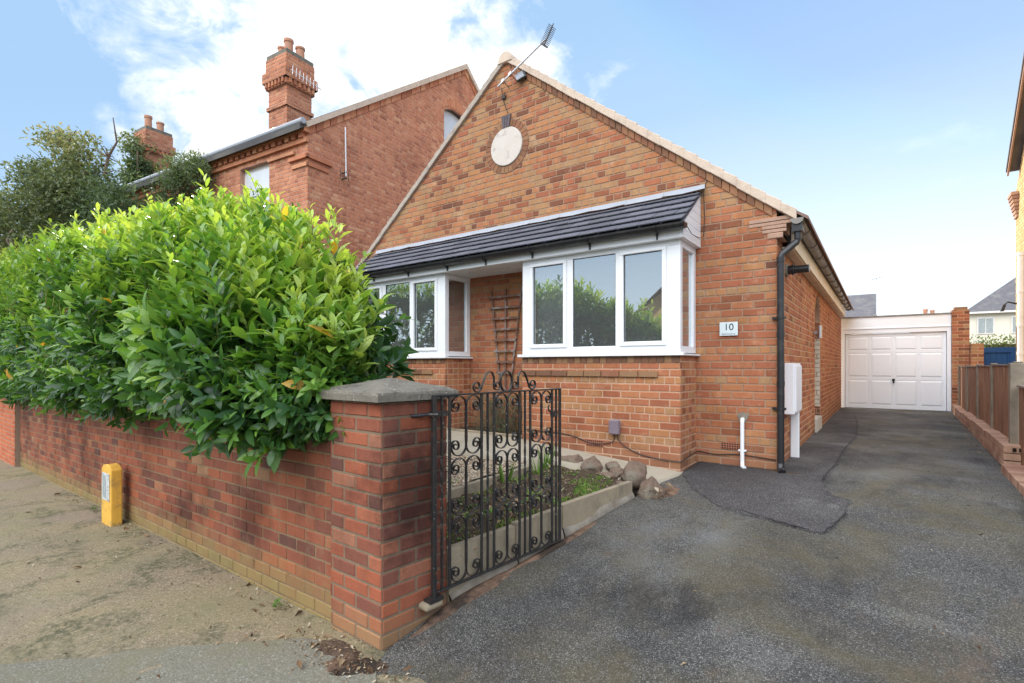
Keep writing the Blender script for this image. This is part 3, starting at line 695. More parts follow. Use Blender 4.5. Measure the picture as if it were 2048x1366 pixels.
# ------------------------------------------------------------------ bays
BAYS = ((-3.757, -1.724), (-7.16, -5.122))
for bi, (xl, xr) in enumerate(BAYS):
    mb = MB(); rfb = lambda u, w, hd: random.uniform(.55, 1) if hd else min(1, max(0, random.gauss(.48, .15)))
    W = xr - xl; top = 1.54
    brickwork(mb, (xr, 5.42, 0), (1, 0, 0), (0, 0, 1), (0, -1, 0), [(-W, .1), (0, .1), (0, top), (-W, top)], rf=rfb, depth=.1)
    brickwork(mb, (xr, 5.42, 0), (0, 1, 0), (0, 0, 1), (1, 0, 0), [(0, .1), (.57, .1), (.57, 1.62), (0, 1.62)], rf=lambda u, w, h: random.uniform(.1, .9), depth=.1, hrow=1, binset=.005)
    brickwork(mb, (xl, 5.99, 0), (0, -1, 0), (0, 0, 1), (-1, 0, 0), [(0, .1), (.57, .1), (.57, 1.62), (0, 1.62)], rf=rfb, depth=.1, hrow=1, binset=.005)
    mb.box(xl + .02, xr - .02, 5.424, 5.6, 1.5, 1.62, 1)
    n = int(W / .082)
    for k in range(n):        # soldier course under the sill
        x = xl + W * k / n; mb.box(x + .005, x + W / n - .005, 5.415 - random.uniform(0, .003), 5.46, 1.546, 1.62, 0, random.choice([.02, .1, .95, .9]))
    for k in range(int((W - .12) / .225)):
        x = xl + .005 + k * .225; x1_ = min(x + .214, xr - .11); mb.box(x, x1_, 5.392, 5.43, 1.39, 1.455, 0, random.choice([.05, .4, .9, 1.]))
    obj('bay_wall', mb, BR_BUNG, bung)
    bay = obj('bay_window', (lambda m: (m.box(xl - .05, xr + .05, 5.37, 5.99, 1.622, 1.642), m.box(xl - .05, xr + .05, 5.37, 5.44, 1.642, 1.655), m)[-1])(MB()), 'upvc_white', bung, bevel=.004)
    # frame
    mb = MB(); z0, z1 = 1.655, 2.855; yf = 5.42
    mb.box(xl, xr, yf, yf + .07, z0, z0 + .085); mb.box(xl, xr, yf, yf + .07, z1 - .055, z1)
    a, b = (-3.592, -1.919)
    cuts = [(-3.592, -3.148, 1.783, 2.765, 1), (-3.018, -2.464, 1.738, 2.80, 0), (-2.364, -1.919, 1.783, 2.765, 1)]
    cuts = [(c[0] - (-3.757) + xl, c[1] - (-3.757) + xl, *c[2:]) for c in cuts]
    px = xl
    for k, c in enumerate(cuts):
        mb.box(px, c[0] - (.045 if c[4] else 0), yf + .001, yf + .069, z0 + .085, z1 - .055); px = c[1] + (.045 if c[4] else 0)
        if c[4]:
            # casement sash, a little proud, with bevelled inner edge
            x0, x1, q0, q1 = c[:4]; e = .048
            mb.box(x0 - e, x1 + e, yf - .016, yf + .05, q0 - e, q0); mb.box(x0 - e, x1 + e, yf - .016, yf + .05, q1, q1 + e * .7)
            mb.box(x0 - e, x0, yf - .016, yf + .05, q0, q1); mb.box(x1, x1 + e, yf - .016, yf + .05, q0, q1)
        else: pass
    mb.box(px, xr, yf + .001, yf + .069, z0 + .085, z1 - .055)
    # corner posts and side frames
    for xs, sg in ((xr, -1), (xl, 1)):
        xa, xb = sorted((xs, xs + sg * .07))
        mb.box(xa + .001, xb - .001, yf + .07, 5.985, z0, z0 + .07); mb.box(xa + .001, xb - .001, yf + .07, 5.985, z1 - .07, z1)
        mb.box(xa + .002, xb - .002, 5.90, 5.984, z0 + .07, z1 - .07); mb.box(xa + .002, xb - .002, yf + .07, yf + .085, z0 + .07, z1 - .07)
    obj('frame', mb, 'upvc_white', bay, bevel=.006, segs=2)
    mb = MB()                                                      # black gaskets round each pane
    for c in cuts:
        x0, x1, q0, q1 = c[:4]; g = .006
        for B in ((x0, x1, q0, q0 + g), (x0, x1, q1 - g, q1), (x0, x0 + g, q0 + g, q1 - g), (x1 - g, x1, q0 + g, q1 - g)): mb.box(B[0], B[1], yf + .012, yf + .03, B[2], B[3])
    obj('gasket', mb, 'black_plastic', bay)
    for c in cuts:
        mb = MB(); tl = random.uniform(-.0012, .0012); mb.add([(c[0], yf + .02, c[2]), (c[1], yf + .02 + tl, c[2]), (c[1], yf + .021 + tl, c[3]), (c[0], yf + .021, c[3])], [(0, 1, 2, 3)]); obj('pane', mb, 'window_glass', bay)
    for xs, sg in ((xr, -1), (xl, 1)):
        mb = MB(); xx = xs + sg * .03; mb.add([(xx, yf + .085, z0 + .07), (xx, 5.90, z0 + .07), (xx, 5.90, z1 - .07), (xx, yf + .085, z1 - .07)], [(0, 1, 2, 3)]); obj('pane', mb, 'window_glass', bay)
    # room behind, and its curtain
    mb = MB()
    X0, X1, Y1, Z0, Z1 = xl + .02, xr - .02, 9.2, .9, 2.95
    if bi == 0: X1 = -1.2
    mb.add([(X0 - .6, 6.3, Z0), (X1, 6.3, Z0), (X1, Y1, Z0), (X0 - .6, Y1, Z0), (X0 - .6, 6.3, Z1), (X1, 6.3, Z1), (X1, Y1, Z1), (X0 - .6, Y1, Z1)], [(0, 1, 2, 3), (2, 3, 7, 6), (0, 3, 7, 4), (1, 2, 6, 5), (4, 5, 6, 7)])
    mb.box(xl + .02, xr - .02, 5.5, 6.25, 1.60, 1.619); mb.box(xl + .02, xr - .02, 5.5, 6.25, 2.86, 2.88)
    obj('room', mb, 'room_wall', bung)
    mb = MB(); x = xl + .10; n = 40; P = []
    for k in range(n + 1):
        P.append((x + .38 * k / n, 5.62 + .02 * math.sin(k * 1.9), 1.66)); P.append((x + .38 * k / n, 5.62 + .02 * math.sin(k * 1.9 + .3), 2.83))
    mb.add(P, [(2 * k, 2 * k + 2, 2 * k + 3, 2 * k + 1) for k in range(n)]); obj('curtain', mb, 'curtain_white', bay, smooth=True)
# ------------------------------------------------------------------ lean-to roof across both bays
rx0, rx1 = -7.30, -1.655
Ye, Ze, Yw, Zw = 5.27, 2.985, 5.985, 3.49
mb = MB(); rows = 5; n = 23
for r in range(rows):
    t0 = r / rows; t1 = (r + 1) / rows + .06
    for k in range(n + 1):
        wd = (rx1 - rx0) / n; x0 = rx0 + k * wd - (wd / 2 if r % 2 else 0); x1 = x0 + wd - .007; x0 = max(x0, rx0); x1 = min(x1, rx1)
        if x1 - x0 < .03: continue
        rv = random.random(); j = random.uniform(-.002, .002)
        def pt(x, t, up): return (x, Ye + (Yw - Ye) * t, Ze + (Zw - Ze) * t + up + j)
        mb.prism([pt(x0, t0, .040), pt(x1, t0, .040), pt(x1, min(t1, 1), .002), pt(x0, min(t1, 1), .002)], (0, -.008, .013), 0, rv)
mb.prism([(rx0, Ye, Ze), (rx0, Yw, Zw), (rx0, Yw, Zw - .02), (rx0, Ye, Ze - .02)], (rx1 - rx0 - .004, 0, 0), 0, 0.)
broof = obj('bay_roof', mb, 'roof_tile_grey', bung, bevel=.002)
mb = MB()
for k in range(12):
    x0 = rx0 - .02 + k * (rx1 - rx0 + .06) / 12; x1 = x0 + (rx1 - rx0 + .06) / 12 - .003; w0 = random.uniform(0, .012)
    mb.add([(x0, 5.978, 3.54), (x1, 5.978, 3.54), (x1, 5.968, 3.49), (x1, 5.90, 3.455 + w0), (x1 * .5 + x0 * .5, 5.89, 3.452), (x0, 5.90, 3.455 + w0), (x0, 5.968, 3.49)], [(0, 1, 2, 6), (6, 2, 3, 4, 5)])
fl = obj('flashing', mb, 'lead_grey', broof); fl.location = (0, -.012, .03); sm = fl.modifiers.new('solid', 'SOLIDIFY'); sm.thickness = .004
mb = MB(); mb.box(rx0 + .02, rx1 - .035, 5.34, 5.36, 2.856, 2.975); obj('fascia', mb, 'upvc_white', broof, bevel=.003)
mb = MB(); mb.box(rx0 + .02, rx1 - .035, 5.36, 5.985, 2.856, 2.872); 
for k in range(6): mb.box(-5.10, -3.78, 5.42 + k * .095, 5.424 + k * .095, 2.853, 2.857)
obj('soffit', mb, 'upvc_white', broof)
# end cheek clad in white boards
ch = MB()
for k in range(7):
    z0 = 2.86 + k * .09; z1 = min(z0 + .086, Zw)
    def yz(z): return max(5.345, Ye + (Yw - Ye) * (z + .01 - Ze) / (Zw - Ze) + .02)
    if z1 - z0 < .02: continue
    ch.prism([(rx1 - .035, yz(z0), z0), (rx1 - .035, 5.985, z0), (rx1 - .035, 5.985, z1), (rx1 - .035, min(5.98, yz(z1)), z1)], (.022 - .003, 0, 0))
obj('cheek', ch, 'upvc_white', broof)
mb = MB(); gutter(mb, (rx0 - .05, 5.275, 2.985), (rx1 + .03, 5.275, 2.985), .062)
for x in (-1.95, -2.75, -3.55, -4.3, -5.0, -5.8, -6.6):
    mb.prism([(x, 5.275 + .072 * math.cos(a), 2.985 + .072 * math.sin(a)) for a in [PI + PI * k / 10 for k in range(11)]], (.03, 0, 0)); mb.box(x, x + .015, 5.318, 5.338, 2.86, 2.985); mb.box(x, x + .02, 5.30, 5.345, 2.90, 2.912)
obj('gutter', mb, 'black_plastic', broof)
# cable along the wall
mb = MB(); mb.tube([(rx1 + .02, 5.97, 3.50), (rx1 + .05, 5.975, 3.6), (rx1 + .05, 5.978, 3.68)], .004, 6)
mb.tube([(rx1 + .012, 5.36, 2.98), (rx1 + .014, 5.55, 2.92), (rx1 + .016, 5.8, 2.93), (rx1 + .02, 5.97, 2.98), (rx1 + .03, 5.978, 3.2), (rx1 + .02, 5.97, 3.5)], .004, 6)
obj('cable', mb, 'cable_black', bung)
def smooth(P, n=6):
    P = [Vector(p) for p in P]; Q = []
    for i in range(len(P) - 1):
        a, b, c, d = P[max(i - 1, 0)], P[i], P[i + 1], P[min(i + 2, len(P) - 1)]
        for k in range(n): t = k / n; Q.append(.5 * ((2 * b) + (c - a) * t + (2 * a - 5 * b + 4 * c - d) * t * t + (3 * b - a - 3 * c + d) * t ** 3))
    return Q + [P[-1]]
mb = MB(); mb.tube(smooth([(-3.7, 5.40, .70), (-3.1, 5.41, .68), (-2.75, 5.408, .60), (-2.56, 5.405, .62), (-2.47, 5.39, .66), (-2.47, 5.39, .74)]), .006, 6)
mb.tube(smooth([(-2.43, 5.39, .74), (-2.41, 5.395, .67), (-2.33, 5.40, .60), (-2.15, 5.408, .53), (-1.9, 5.408, .497), (-1.73, 5.405, .495), (-1.708, 5.44, .50), (-1.708, 5.7, .52), (-1.706, 5.95, .535), (-1.66, 5.975, .535), (-1.5, 5.975, .52), (-1.25, 5.978, .54), (-.9, 5.975, .52)]), .006, 6)
obj('cable', mb, 'cable_black', bung)
mb = MB(); mb.tube([(-4.40, 5.975, 5.19), (-4.47, 5.975, 5.36), (-4.49, 5.97, 5.46), (-4.52, 5.975, 5.6)], .005, 6); mb.obox((-4.47, 5.965, 5.44), (.03, 0, 0), (0, .012, 0), (0, 0, .025))
mb.tube([(-4.47, 5.96, 5.46), (-4.43, 5.95, 5.49), (-4.40, 5.95, 5.43), (-4.45, 5.95, 5.40)], .005, 6)
obj('cable', mb, 'cable_black', bung)
# ------------------------------------------------------------------ fixtures on the bungalow
sg = thing('house_sign', 'small glass number plate reading 10 on the brick beside the right bay', 'sign', (-1.365, 5.985, 1.92))
mb = MB(); mb.box(-1.46, -1.27, 5.962, 5.972, 1.845, 1.995); obj('plate', mb, 'sign_glass', sg, bevel=.002)
for x in (-1.445, -1.285):
    for z in (1.86, 1.98): mb = MB(); mb.tube([(x, 5.985, z), (x, 5.972, z)], .005, 8); obj('spacer', mb, 'steel', sg)
def text(body, size, loc, m, parent, rot=(PI / 2, 0, 0), ext=.001, name='lettering', sx=1):
    c = bpy.data.curves.new(name, 'FONT'); c.body = body; c.size = size; c.extrude = ext; c.align_x = 'CENTER'; c.align_y = 'CENTER'
    o = bpy.data.objects.new(name + '_curve', c); COL.objects.link(o); o.rotation_euler = rot
    bpy.context.view_layer.update()
    me = bpy.data.meshes.new_from_object(o.evaluated_get(bpy.context.evaluated_depsgraph_get())); bpy.data.objects.remove(o)
    q = bpy.data.objects.new(name, me); COL.objects.link(q); me.materials.clear(); me.materials.append(mat(m))
    q.parent = parent; q.location = Vector(loc) - LOC[parent.name]; q.rotation_euler = rot; q.scale = (sx, 1, 1)
    LOC[q.name] = LOC[parent.name]; return q
text('10', .105, (-1.362, 5.9608, 1.937), 'sign_ink', sg)
text('Bathavania', .034, (-1.366, 5.9608, 1.866), 'sign_ink_pale', sg)
# wooden fan trellis
tr = thing('fan_trellis', 'weathered wooden fan trellis fixed to the brick between the bays', 'trellis', (-4.44, 5.96, 1.2))
for xb, xt in ((-4.52, -4.69), (-4.435, -4.425), (-4.35, -4.14)):
    mb = MB(); mb.prism([(xb - .012, 5.965, 1.15), (xb + .012, 5.965, 1.15), (xt + .012, 5.965, 2.63), (xt - .012, 5.965, 2.63)], (0, -.014, 0)); obj('upright', mb, 'trellis_wood', tr)
for k in range(8):
    z = 2.52 - k * .158; h = .30 - k * .022; j = random.uniform(-.008, .008)
    mb = MB(); mb.prism([(-4.44 - h + j, 5.95, z - .014), (-4.44 + h + j, 5.95, z - .014), (-4.44 + h + j, 5.95, z + .016), (-4.44 - h + j, 5.95, z + .014)], (0, -.014, 0)); obj('crossbar', mb, 'trellis_wood', tr)
# meter box with its duct
mt = thing('meter_box', 'white plastic meter box on the drive side wall behind the black downpipe', 'meter box', (bx1, 7.0, .4))
mb = MB(); mb.box(bx1 + .006, -.78, 6.42, 6.98, .965, 1.54); obj('casing', mb, 'meter_white', mt, bevel=.01)
mb = MB(); mb.box(-.78, -.765, 6.45, 6.95, .99, 1.515); obj('door', mb, 'meter_white', mt, bevel=.005)
mb = MB(); mb.box(bx1 + .006, -.79, 6.90, 6.965, .35, .965); obj('duct', mb, 'upvc_white', mt, bevel=.01)
# wall lamp by the porch, unlit
wl = thing('wall_lamp', 'steel cylinder wall lamp beside the arched porch opening', 'lamp', (bx1, 9.6, 2.06))
mb = MB(); mb.tube([(-.80, 9.55, 1.96), (-.80, 9.55, 2.16)], .033, 16); obj('lamp_body', mb, 'steel', wl)
mb = MB(); mb.box(bx1 + .006, -.83, 9.53, 9.57, 2.03, 2.07); obj('bracket', mb, 'steel', wl)
# junction box on the bay
mb = MB(); mb.box(-2.51, -2.39, 5.33, 5.405, .735, .90); tb = obj('junction_box', mb, 'grey_box', bevel=.012, label='small grey purple junction box low on the right bay wall', cat='junction box', loc=(-2.45, 5.41, .73))
# floodlight and TV aerial at the apex
fld = thing('floodlight', 'small square floodlight under the gable apex beside the aerial', 'floodlight', (-4.12, by0, 5.6))
mb = MB(); mb.obox((-4.14, by0 - .06, 5.62), (.07, .016, .024), (-.008, .024, 0), (-.024, 0, .052)); obj('housing', mb, 'plate_dark', fld, bevel=.006)
mb = MB(); mb.obox((-4.147, by0 - .086, 5.62), (.056, .012, .019), (-.0005, .002, 0), (-.02, 0, .04)); obj('glass', mb, 'lead_grey', fld)
mb = MB(); mb.tube([(-4.25, by0, 5.62), (-4.2, by0 - .05, 5.62)], .012, 8); obj('bracket', mb, 'plate_dark', fld)
ae = thing('tv_aerial', 'television aerial on a slanting pole bracketed to the gable apex', 'aerial', (-4.4, by0 - .1, 5.65))
P0 = Vector((-4.50, by0 - .12, 5.56)); P1 = Vector((-3.66, by0 - .17, 5.90))
mb = MB(); mb.tube([P0, P1], .013, 10); obj('pole', mb, 'aerial_metal', ae)
for q in (.12, .28): mb = MB(); c = P0.lerp(P1, q); mb.tube([c, c + Vector((0, .12, -.02))], .009, 8); mb.obox(c, (.02, 0, .01), (0, .025, 0), (0, 0, .02)); obj('bracket', mb, 'steel', ae)
mb = MB(); b0 = P1 + Vector((-.02, .0, -.07)); b1 = P1 + Vector((.16, -.05, .13)); mb.tube([b0, b1], .008, 6)
dv = (b1 - b0).normalized(); sd = dv.cross(Vector((0, 1, 0))).normalized()
for k in range(12):
    c = b0.lerp(b1, .05 + .8 * k / 11); l = .035
    for w in (.05, -.05): mb.tube([c + sd * l + Vector((0, w, 0)), c, c - sd * l + Vector((0, -w, 0))], .0045, 5)
mb.tube([b0 + sd * .07, b0 - sd * .07], .012, 6)
obj('director_array', mb, 'aerial_dark', ae)
# ------------------------------------------------------------------ boundary wall, pier
P0 = Vector((-2.14, 1.78, 0)); D = Vector((-.9992, .039, 0)); E = Vector((.105, .9945, 0)); Z = Vector((0, 0, 1))
NF = Vector((-.039, -.9992, 0)); NE = Vector((.9945, -.105, 0))
pier = thing('gate_pier', 'square red brick gate pier with low pyramid cap ending the boundary wall', 'pier', P0)
mb = MB()
rfp = lambda u, w, hd: random.random() ** .8
brickwork(mb, P0, D, Z, NF, [(0, -.13), (.47, -.13), (.47, 1.312), (0, 1.312)], rf=rfp, depth=.05, hrow=0, shift=0)
brickwork(mb, P0, E, Z, NE, [(0, -.13), (.45, -.13), (.45, 1.312), (0, 1.312)], rf=lambda u, w, hd: random.random() ** 1.2, depth=.05, hrow=0, shift=.1125, binset=.004)
brickwork(mb, P0 + E * .45, D, Z, -NF, [(0, -.13), (.47, -.13), (.47, 1.312), (0, 1.312)], rf=rfp, depth=.05, hrow=0)
brickwork(mb, P0 + D * .47, E, Z, -NE, [(0, .2), (.45, .2), (.45, 1.312), (0, 1.312)], rf=rfp, depth=.05, hrow=0)
obj('shaft', mb, BR_PIER, pier)
mb = MB(); Cc = P0 + D * .235 + E * .225; h = .272
def cp(a, b, z): return Cc - D * a + E * b + Z * z
G = 14; V = []; F = []
for j in range(G + 1):
    for i in range(G + 1):
        a = (i / G * 2 - 1); b = (j / G * 2 - 1); m_ = max(abs(a), abs(b)); zz = 1.375 + .068 * (1 - m_) - (.008 if m_ > .99 else 0) + random.uniform(-.002, .002)
        V.append(cp(a * h, b * h, zz))
F = [(j * (G + 1) + i, j * (G + 1) + i + 1, (j + 1) * (G + 1) + i + 1, (j + 1) * (G + 1) + i) for j in range(G) for i in range(G)]
mb.add(V, F)
for sd in range(4):
    V = []
    for i in range(G + 1):
        a = (i / G * 2 - 1); q = {0: (a, -1), 1: (1, a), 2: (-a, 1), 3: (-1, -a)}[sd]; j = random.uniform(-.003, .003)
        V += [cp(q[0] * h, q[1] * h, 1.367), cp(q[0] * (h + j + .004), q[1] * (h + j + .004), 1.355), cp(q[0] * (h + .002 + j), q[1] * (h + .002 + j), 1.32), cp(q[0] * (h - .05), q[1] * (h - .05), 1.314)]
    mb.add(V, [(i * 4 + k, (i + 1) * 4 + k, (i + 1) * 4 + k + 1, i * 4 + k + 1) for i in range(G) for k in range(3)])
obj('cap', mb, 'weathered_cap', pier, smooth=False)
WL = 9.75
wall = thing('boundary_wall', 'long dark red brick garden wall along the pavement with the laurel hanging over it', 'wall', P0 + D * 4)
mb = MB()
Ow = P0 + D * .47 + (-NF) * .035
rfw = lambda u, w, hd: min(.97, max(0, (random.gauss(.36, .18) if w > .75 else random.gauss(.55, .24)))) if random.random() > .02 else .99
brickwork(mb, Ow, D, Z, NF, [(0, -.3), (WL, -.3), (WL, 1.107), (0, 1.107)], rf=rfw, sheer=-.026, depth=.215, hrow=0, gap=.010, jit=.002)
obj('brick_courses', mb, BR_WALL, wall)
nw = thing('neighbour_garden_wall', 'brighter orange brick garden wall next door at the far left edge', 'wall', P0 + D * 11)
mb = MB()
brickwork(mb, P0 + D * (.47 + WL + .05) - NF * -.03, D, Z, NF, [(0, -.3), (9, -.3), (9, 1.27), (0, 1.27)], rf=lambda *a: random.uniform(.55, 1), sheer=-.012, depth=.25, hrow=0, hbase=.26)
for v in range(len(mb.v)): x, y, z = mb.v[v]; mb.v[v] = (x, y, z - .27)
obj('brick_courses', mb, brick_mats('orange_wall_brick', [(0, (.3, .08, .05)), (.55, (.5, .14, .07)), (1, (.6, .2, .09))], (.36, .25, .18), moss=(.28, .23, .1), mossz=(.02, .2)), nw)

# ------------------------------------------------------------------ yellow marker post
mp = thing('marker_post', 'stubby yellow concrete marker post with a faded plate against the wall', 'marker post', (-6.42, 1.86, -.12))
xa, xb, ya, yb = -6.60, -6.315, 1.80, 1.90
mb = MB(); z0, z1 = -.25, .50
mb.prism([(xa, ya, z0), (xb, ya, z0), (xb, ya, z1 - .055), (xb - .05, ya, z1 - .015), ((xa + xb) / 2, ya, z1), (xa + .05, ya, z1 - .015), (xa, ya, z1 - .055)], (0, yb - ya, 0))
obj('post', mb, 'yellow_paint', mp, bevel=.012, segs=2)
mb = MB(); mb.box(xa + .035, xb - .035, ya - .006, ya - .001, .13, .41); pl_ = obj('plate', mb, 'plate_white', mp, bevel=.002)
mb = MB(); mb.box(xa + .06, xb - .12, ya - .008, ya - .006, .155, .385); mb.box(xb - .10, xb - .055, ya - .0085, ya - .006, .235, .25, 0)
for (px_, pz) in ((xa + .05, .145), (xb - .05, .145), (xa + .05, .395), (xb - .05, .395)): mb.box(px_ - .007, px_ + .007, ya - .010, ya - .006, pz - .007, pz + .007)
obj('faded_panel', mb, simple('plate_grey', (.30, .34, .34), .5, .4, 30, bump=0, dirt=(.6, .62, .6), dscale=14), mp)

# ------------------------------------------------------------------ wrought iron gate, standing open along the kerb
G0 = P0 + E * .318 + NE * .045
GW, GB, GT = 1.195, .215, 1.335
def g2(x, z): return G0 + E * x + Z * z
gate = thing('iron_gate', 'black wrought iron garden gate with scrolls standing open beside the planting bed', 'gate', G0)
def vbar(mb, x, w=.012, d=.012, z0=GB, z1=GT): mb.obox(g2(x, (z0 + z1) / 2), E * w / 2, NE * d / 2, Z * ((z1 - z0) / 2))
mb = MB(); vbar(mb, 0, .028, .022, GB - .02, GT); vbar(mb, GW, .026, .012); 
mb.obox(g2(GW / 2, GT + .005), E * (GW / 2 + .01), NE * .011, Z * .005); mb.obox(g2(GW / 2, GB), E * (GW / 2 + .01), NE * .011, Z * .006)
obj('frame', mb, 'wrought_iron', gate, bevel=.002)
for x in (.117, .38, .492, .741, .853, 1.101):
    mb = MB(); vbar(mb, x, .018, .012); obj('bar', mb, 'wrought_iron', gate, bevel=.002)
for x in (.058, .434, .797, 1.15):           # square bars with a twist at mid height
    mb = MB(); n = 60; P = []
    for k in range(n + 1):
        t = k / n; z = GB + (GT - GB) * t; a = 0 if t < .3 else (min(t, .7) - .3) / .4 * 2 * PI * 1.5
        for q in range(4): ang = a + PI / 4 + q * PI / 2; P.append(g2(x, z) + E * (.0085 * math.cos(ang)) + NE * (.0085 * math.sin(ang)))
    mb.add(P, [(k * 4 + q, k * 4 + (q + 1) % 4, (k + 1) * 4 + (q + 1) % 4, (k + 1) * 4 + q) for k in range(n) for q in range(4)])
    obj('twisted_bar', mb, 'wrought_iron', gate)
def horn(cx, zt, hw, up, sx):
    """ram's horn from the centre bar over an arc into a spiral; up=+1 opens at the top"""
    R = hw / 2; pts = []
    base = zt - up * R
    pts.append((cx, base - up * .10)); pts.append((cx + sx * .004, base - up * .05))
    for k in range(0, 11): a = PI - PI * k / 10; pts.append((cx + sx * (R + R * math.cos(a)), base + up * R * math.sin(a)))
    x_end = cx + sx * 2 * R; r1 = .030; c = (x_end - sx * r1, base)
    for k in range(1, 9): a = -PI * k / 8; pts.append((c[0] + sx * r1 * math.cos(a), c[1] + up * r1 * 1.1 * math.sin(a)))
    r2 = .021; c = (c[0] - sx * (r1 - r2), base)
    for k in range(1, 9): a = PI - PI * k / 8; pts.append((c[0] + sx * r2 * math.cos(a), c[1] + up * r2 * math.sin(a)))
    r3 = .012; c = (c[0] + sx * (r2 - r3), base)
    for k in range(1, 8): a = -PI * k / 8; pts.append((c[0] + sx * r3 * math.cos(a), c[1] + up * r3 * math.sin(a)))
    return pts
for (xa_, xb_) in ((.126, .371), (.501, .732), (.862, 1.092)):
    cx = (xa_ + xb_) / 2; hw = (xb_ - xa_) / 2 - .003
    el = [(GT - .004, .975), (.960, .625), (.610, GB + .01)]
    for zt, zb in el:
        mb = MB()
        mb.obox(g2(cx, (zt + zb) / 2), E * .007, NE * .006, Z * ((zt - zb) / 2 - hw * .5 - .05))
        for up, z in ((1, zt), (-1, zb)):
            for sx in (1, -1): mb.strip([g2(a, b) for a, b in horn(cx, z, hw, up, sx)], NE, .016, .0045)
        obj('scroll', mb, 'wrought_iron', gate)
# cresting : a loop between two S scrolls
mb = MB(); c0 = .608; pts = []
for k in range(25):
    a = -PI * .42 + (PI * 1.84) * k / 24; pts.append((c0 + .056 * math.cos(a) * (1 if a < 0 or a > PI else 1), GT + .075 + .068 * math.sin(a)))
mb.strip([g2(a, b) for a, b in pts], NE, .016, .006)
def spiral(cx, cz, r0, r1, a0, a1, n=26): return [(cx + (r0 + (r1 - r0) * k / n) * math.cos(a0 + (a1 - a0) * k / n), cz + (r0 + (r1 - r0) * k / n) * math.sin(a0 + (a1 - a0) * k / n)) for k in range(n + 1)]
for sx in (1, -1):
    inner = [(c0 + sx * a, GT + .05 + b) for a, b in spiral(.085, 0, .036, .010, PI * .15 + 0, -PI * 2.6)]
    arc = [(c0 + sx * a, GT + .05 + b) for a, b in [(.121, .03), (.118, .055), (.135, .085), (.160, .092), (.185, .078), (.205, .045), (.222, .008), (.238, -.025), (.26, -.038)]]
    outer = [(c0 + sx * a, GT + .05 + b) for a, b in spiral(.268, 0, .036, .010, -PI * .45, PI * 1.9)]
    mb.strip([g2(a, b) for a, b in inner[::-1]], NE, .016, .0045)
    mb.strip([g2(a, b) for a, b in [inner[0]] + arc[1:] + outer], NE, .016, .0045)
obj('cresting', mb, 'wrought_iron', gate)
mb = MB()
for z in (1.235,): mb.tube([g2(0, z) + NE * .0, g2(0, z) + NE * .03, g2(-.03, z) + NE * .02 - NE * .03, g2(-.13, z - .004) - NE * .04], .010, 8); mb.obox(g2(0, z), E * .02, NE * .018, Z * .02); mb.obox(g2(.05, z), E * .05, NE * .004, Z * .015)
obj('hinge', mb, 'wrought_iron', gate)
mb = MB(); mb.tube([g2(0, GB - .04), g2(0, GB + .02)], .014, 10); mb.obox(g2(0, GB - .03), E * .05, NE * .03, Z * .009); obj('hinge', mb, 'wrought_iron', gate)
mb = MB(); mb.obox(g2(1.125, 1.16), E * .03, NE * .012, Z * .022); mb.tube([g2(1.10, 1.17), g2(1.06, 1.19), g2(1.055, 1.215), g2(1.07, 1.225)], .006, 6); obj('latch', mb, 'wrought_iron', gate)
mb = MB(); mb.obox(G0 + Z * .155 - E * .01 - NE * .02, E * .065, NE * .045, Z * .022); obj('hinge_block', mb, 'concrete', loc=G0, bevel=.018, segs=3, label='flat cement lump holding the bottom hinge of the iron gate', cat='cement block', smooth=True)

# ------------------------------------------------------------------ planting bed
def kp(d, off=0., z=0.): return P0 + E * d + NE * off + Z * z
kl = ['kerb slab nearest the pier behind the open iron gate', 'short concrete kerb slab behind the free end of the gate', 'long concrete kerb slab at the far end of the bed beside the rocks']
for k, (d0, d1, zt) in enumerate([(.47, 1.065, .415), (1.075, 1.60, .43), (1.615, 2.69, .445)]):
    ks = thing('kerb_slab', 'buff concrete ' + kl[k].replace('short concrete ', 'short ').replace('long concrete ', 'long '), 'kerb slab', kp(d0), group='concrete kerb slabs along the drive')
    mb = MB(); n = 8
    for q in range(n):
        a, b = d0 + (d1 - d0) * q / n, d0 + (d1 - d0) * (q + 1) / n
        mb.prism([kp(a, 0, -.05), kp(b, 0, -.05), kp(b, 0, zt), kp(a, 0, zt)], -NE * .05)
    obj('slab', mb, 'concrete', ks)
    mb = MB(); n = 10; V = []
    for q in range(n + 1):
        d = d0 + (d1 - d0) * q / n; gzz = dzz(kp(d).x, kp(d).y); t = gzz + .055 + .015 * math.sin(d * 9) + random.uniform(-.008, .008)
        V += [kp(d, .028, gzz - .05), kp(d, .022, gzz + .02), kp(d, .004, t), kp(d, -.01, t)]
    mb.add(V, [(i * 4 + j, (i + 1) * 4 + j, (i + 1) * 4 + j + 1, i * 4 + j + 1) for i in range(n) for j in range(3)] + [(3, 2, 1, 0)])
    obj('haunching', mb, 'cement_patch', ks, smooth=True)
def bedz(x, y): return .385 + .03 * math.sin(x * 9 + y * 7) * math.sin(y * 5 - x * 3) + .02 * (y - 3) - .03 * max(0, 1 - abs(x + 2.0 - .1 * (y - 3)) / .3)
V = []; nx, ny = 26, 60; F = []
for j in range(ny):
    y = 2.15 + (4.75 - 2.15) * j / (ny - 1); xl = -2.97; xr = kp((y - 1.78) / .9945).x - .02
    for i in range(nx): x = xl + (xr - xl) * i / (nx - 1); V.append((x, y, bedz(x, y) + random.uniform(-.012, .012)))
F = [(j * nx + i, j * nx + i + 1, (j + 1) * nx + i + 1, (j + 1) * nx + i) for j in range(ny - 1) for i in range(nx - 1)]
npobj('soil_bed', np.array(V), np.array(F), np.zeros(len(F)), 'soil', smooth=True, kind='structure')
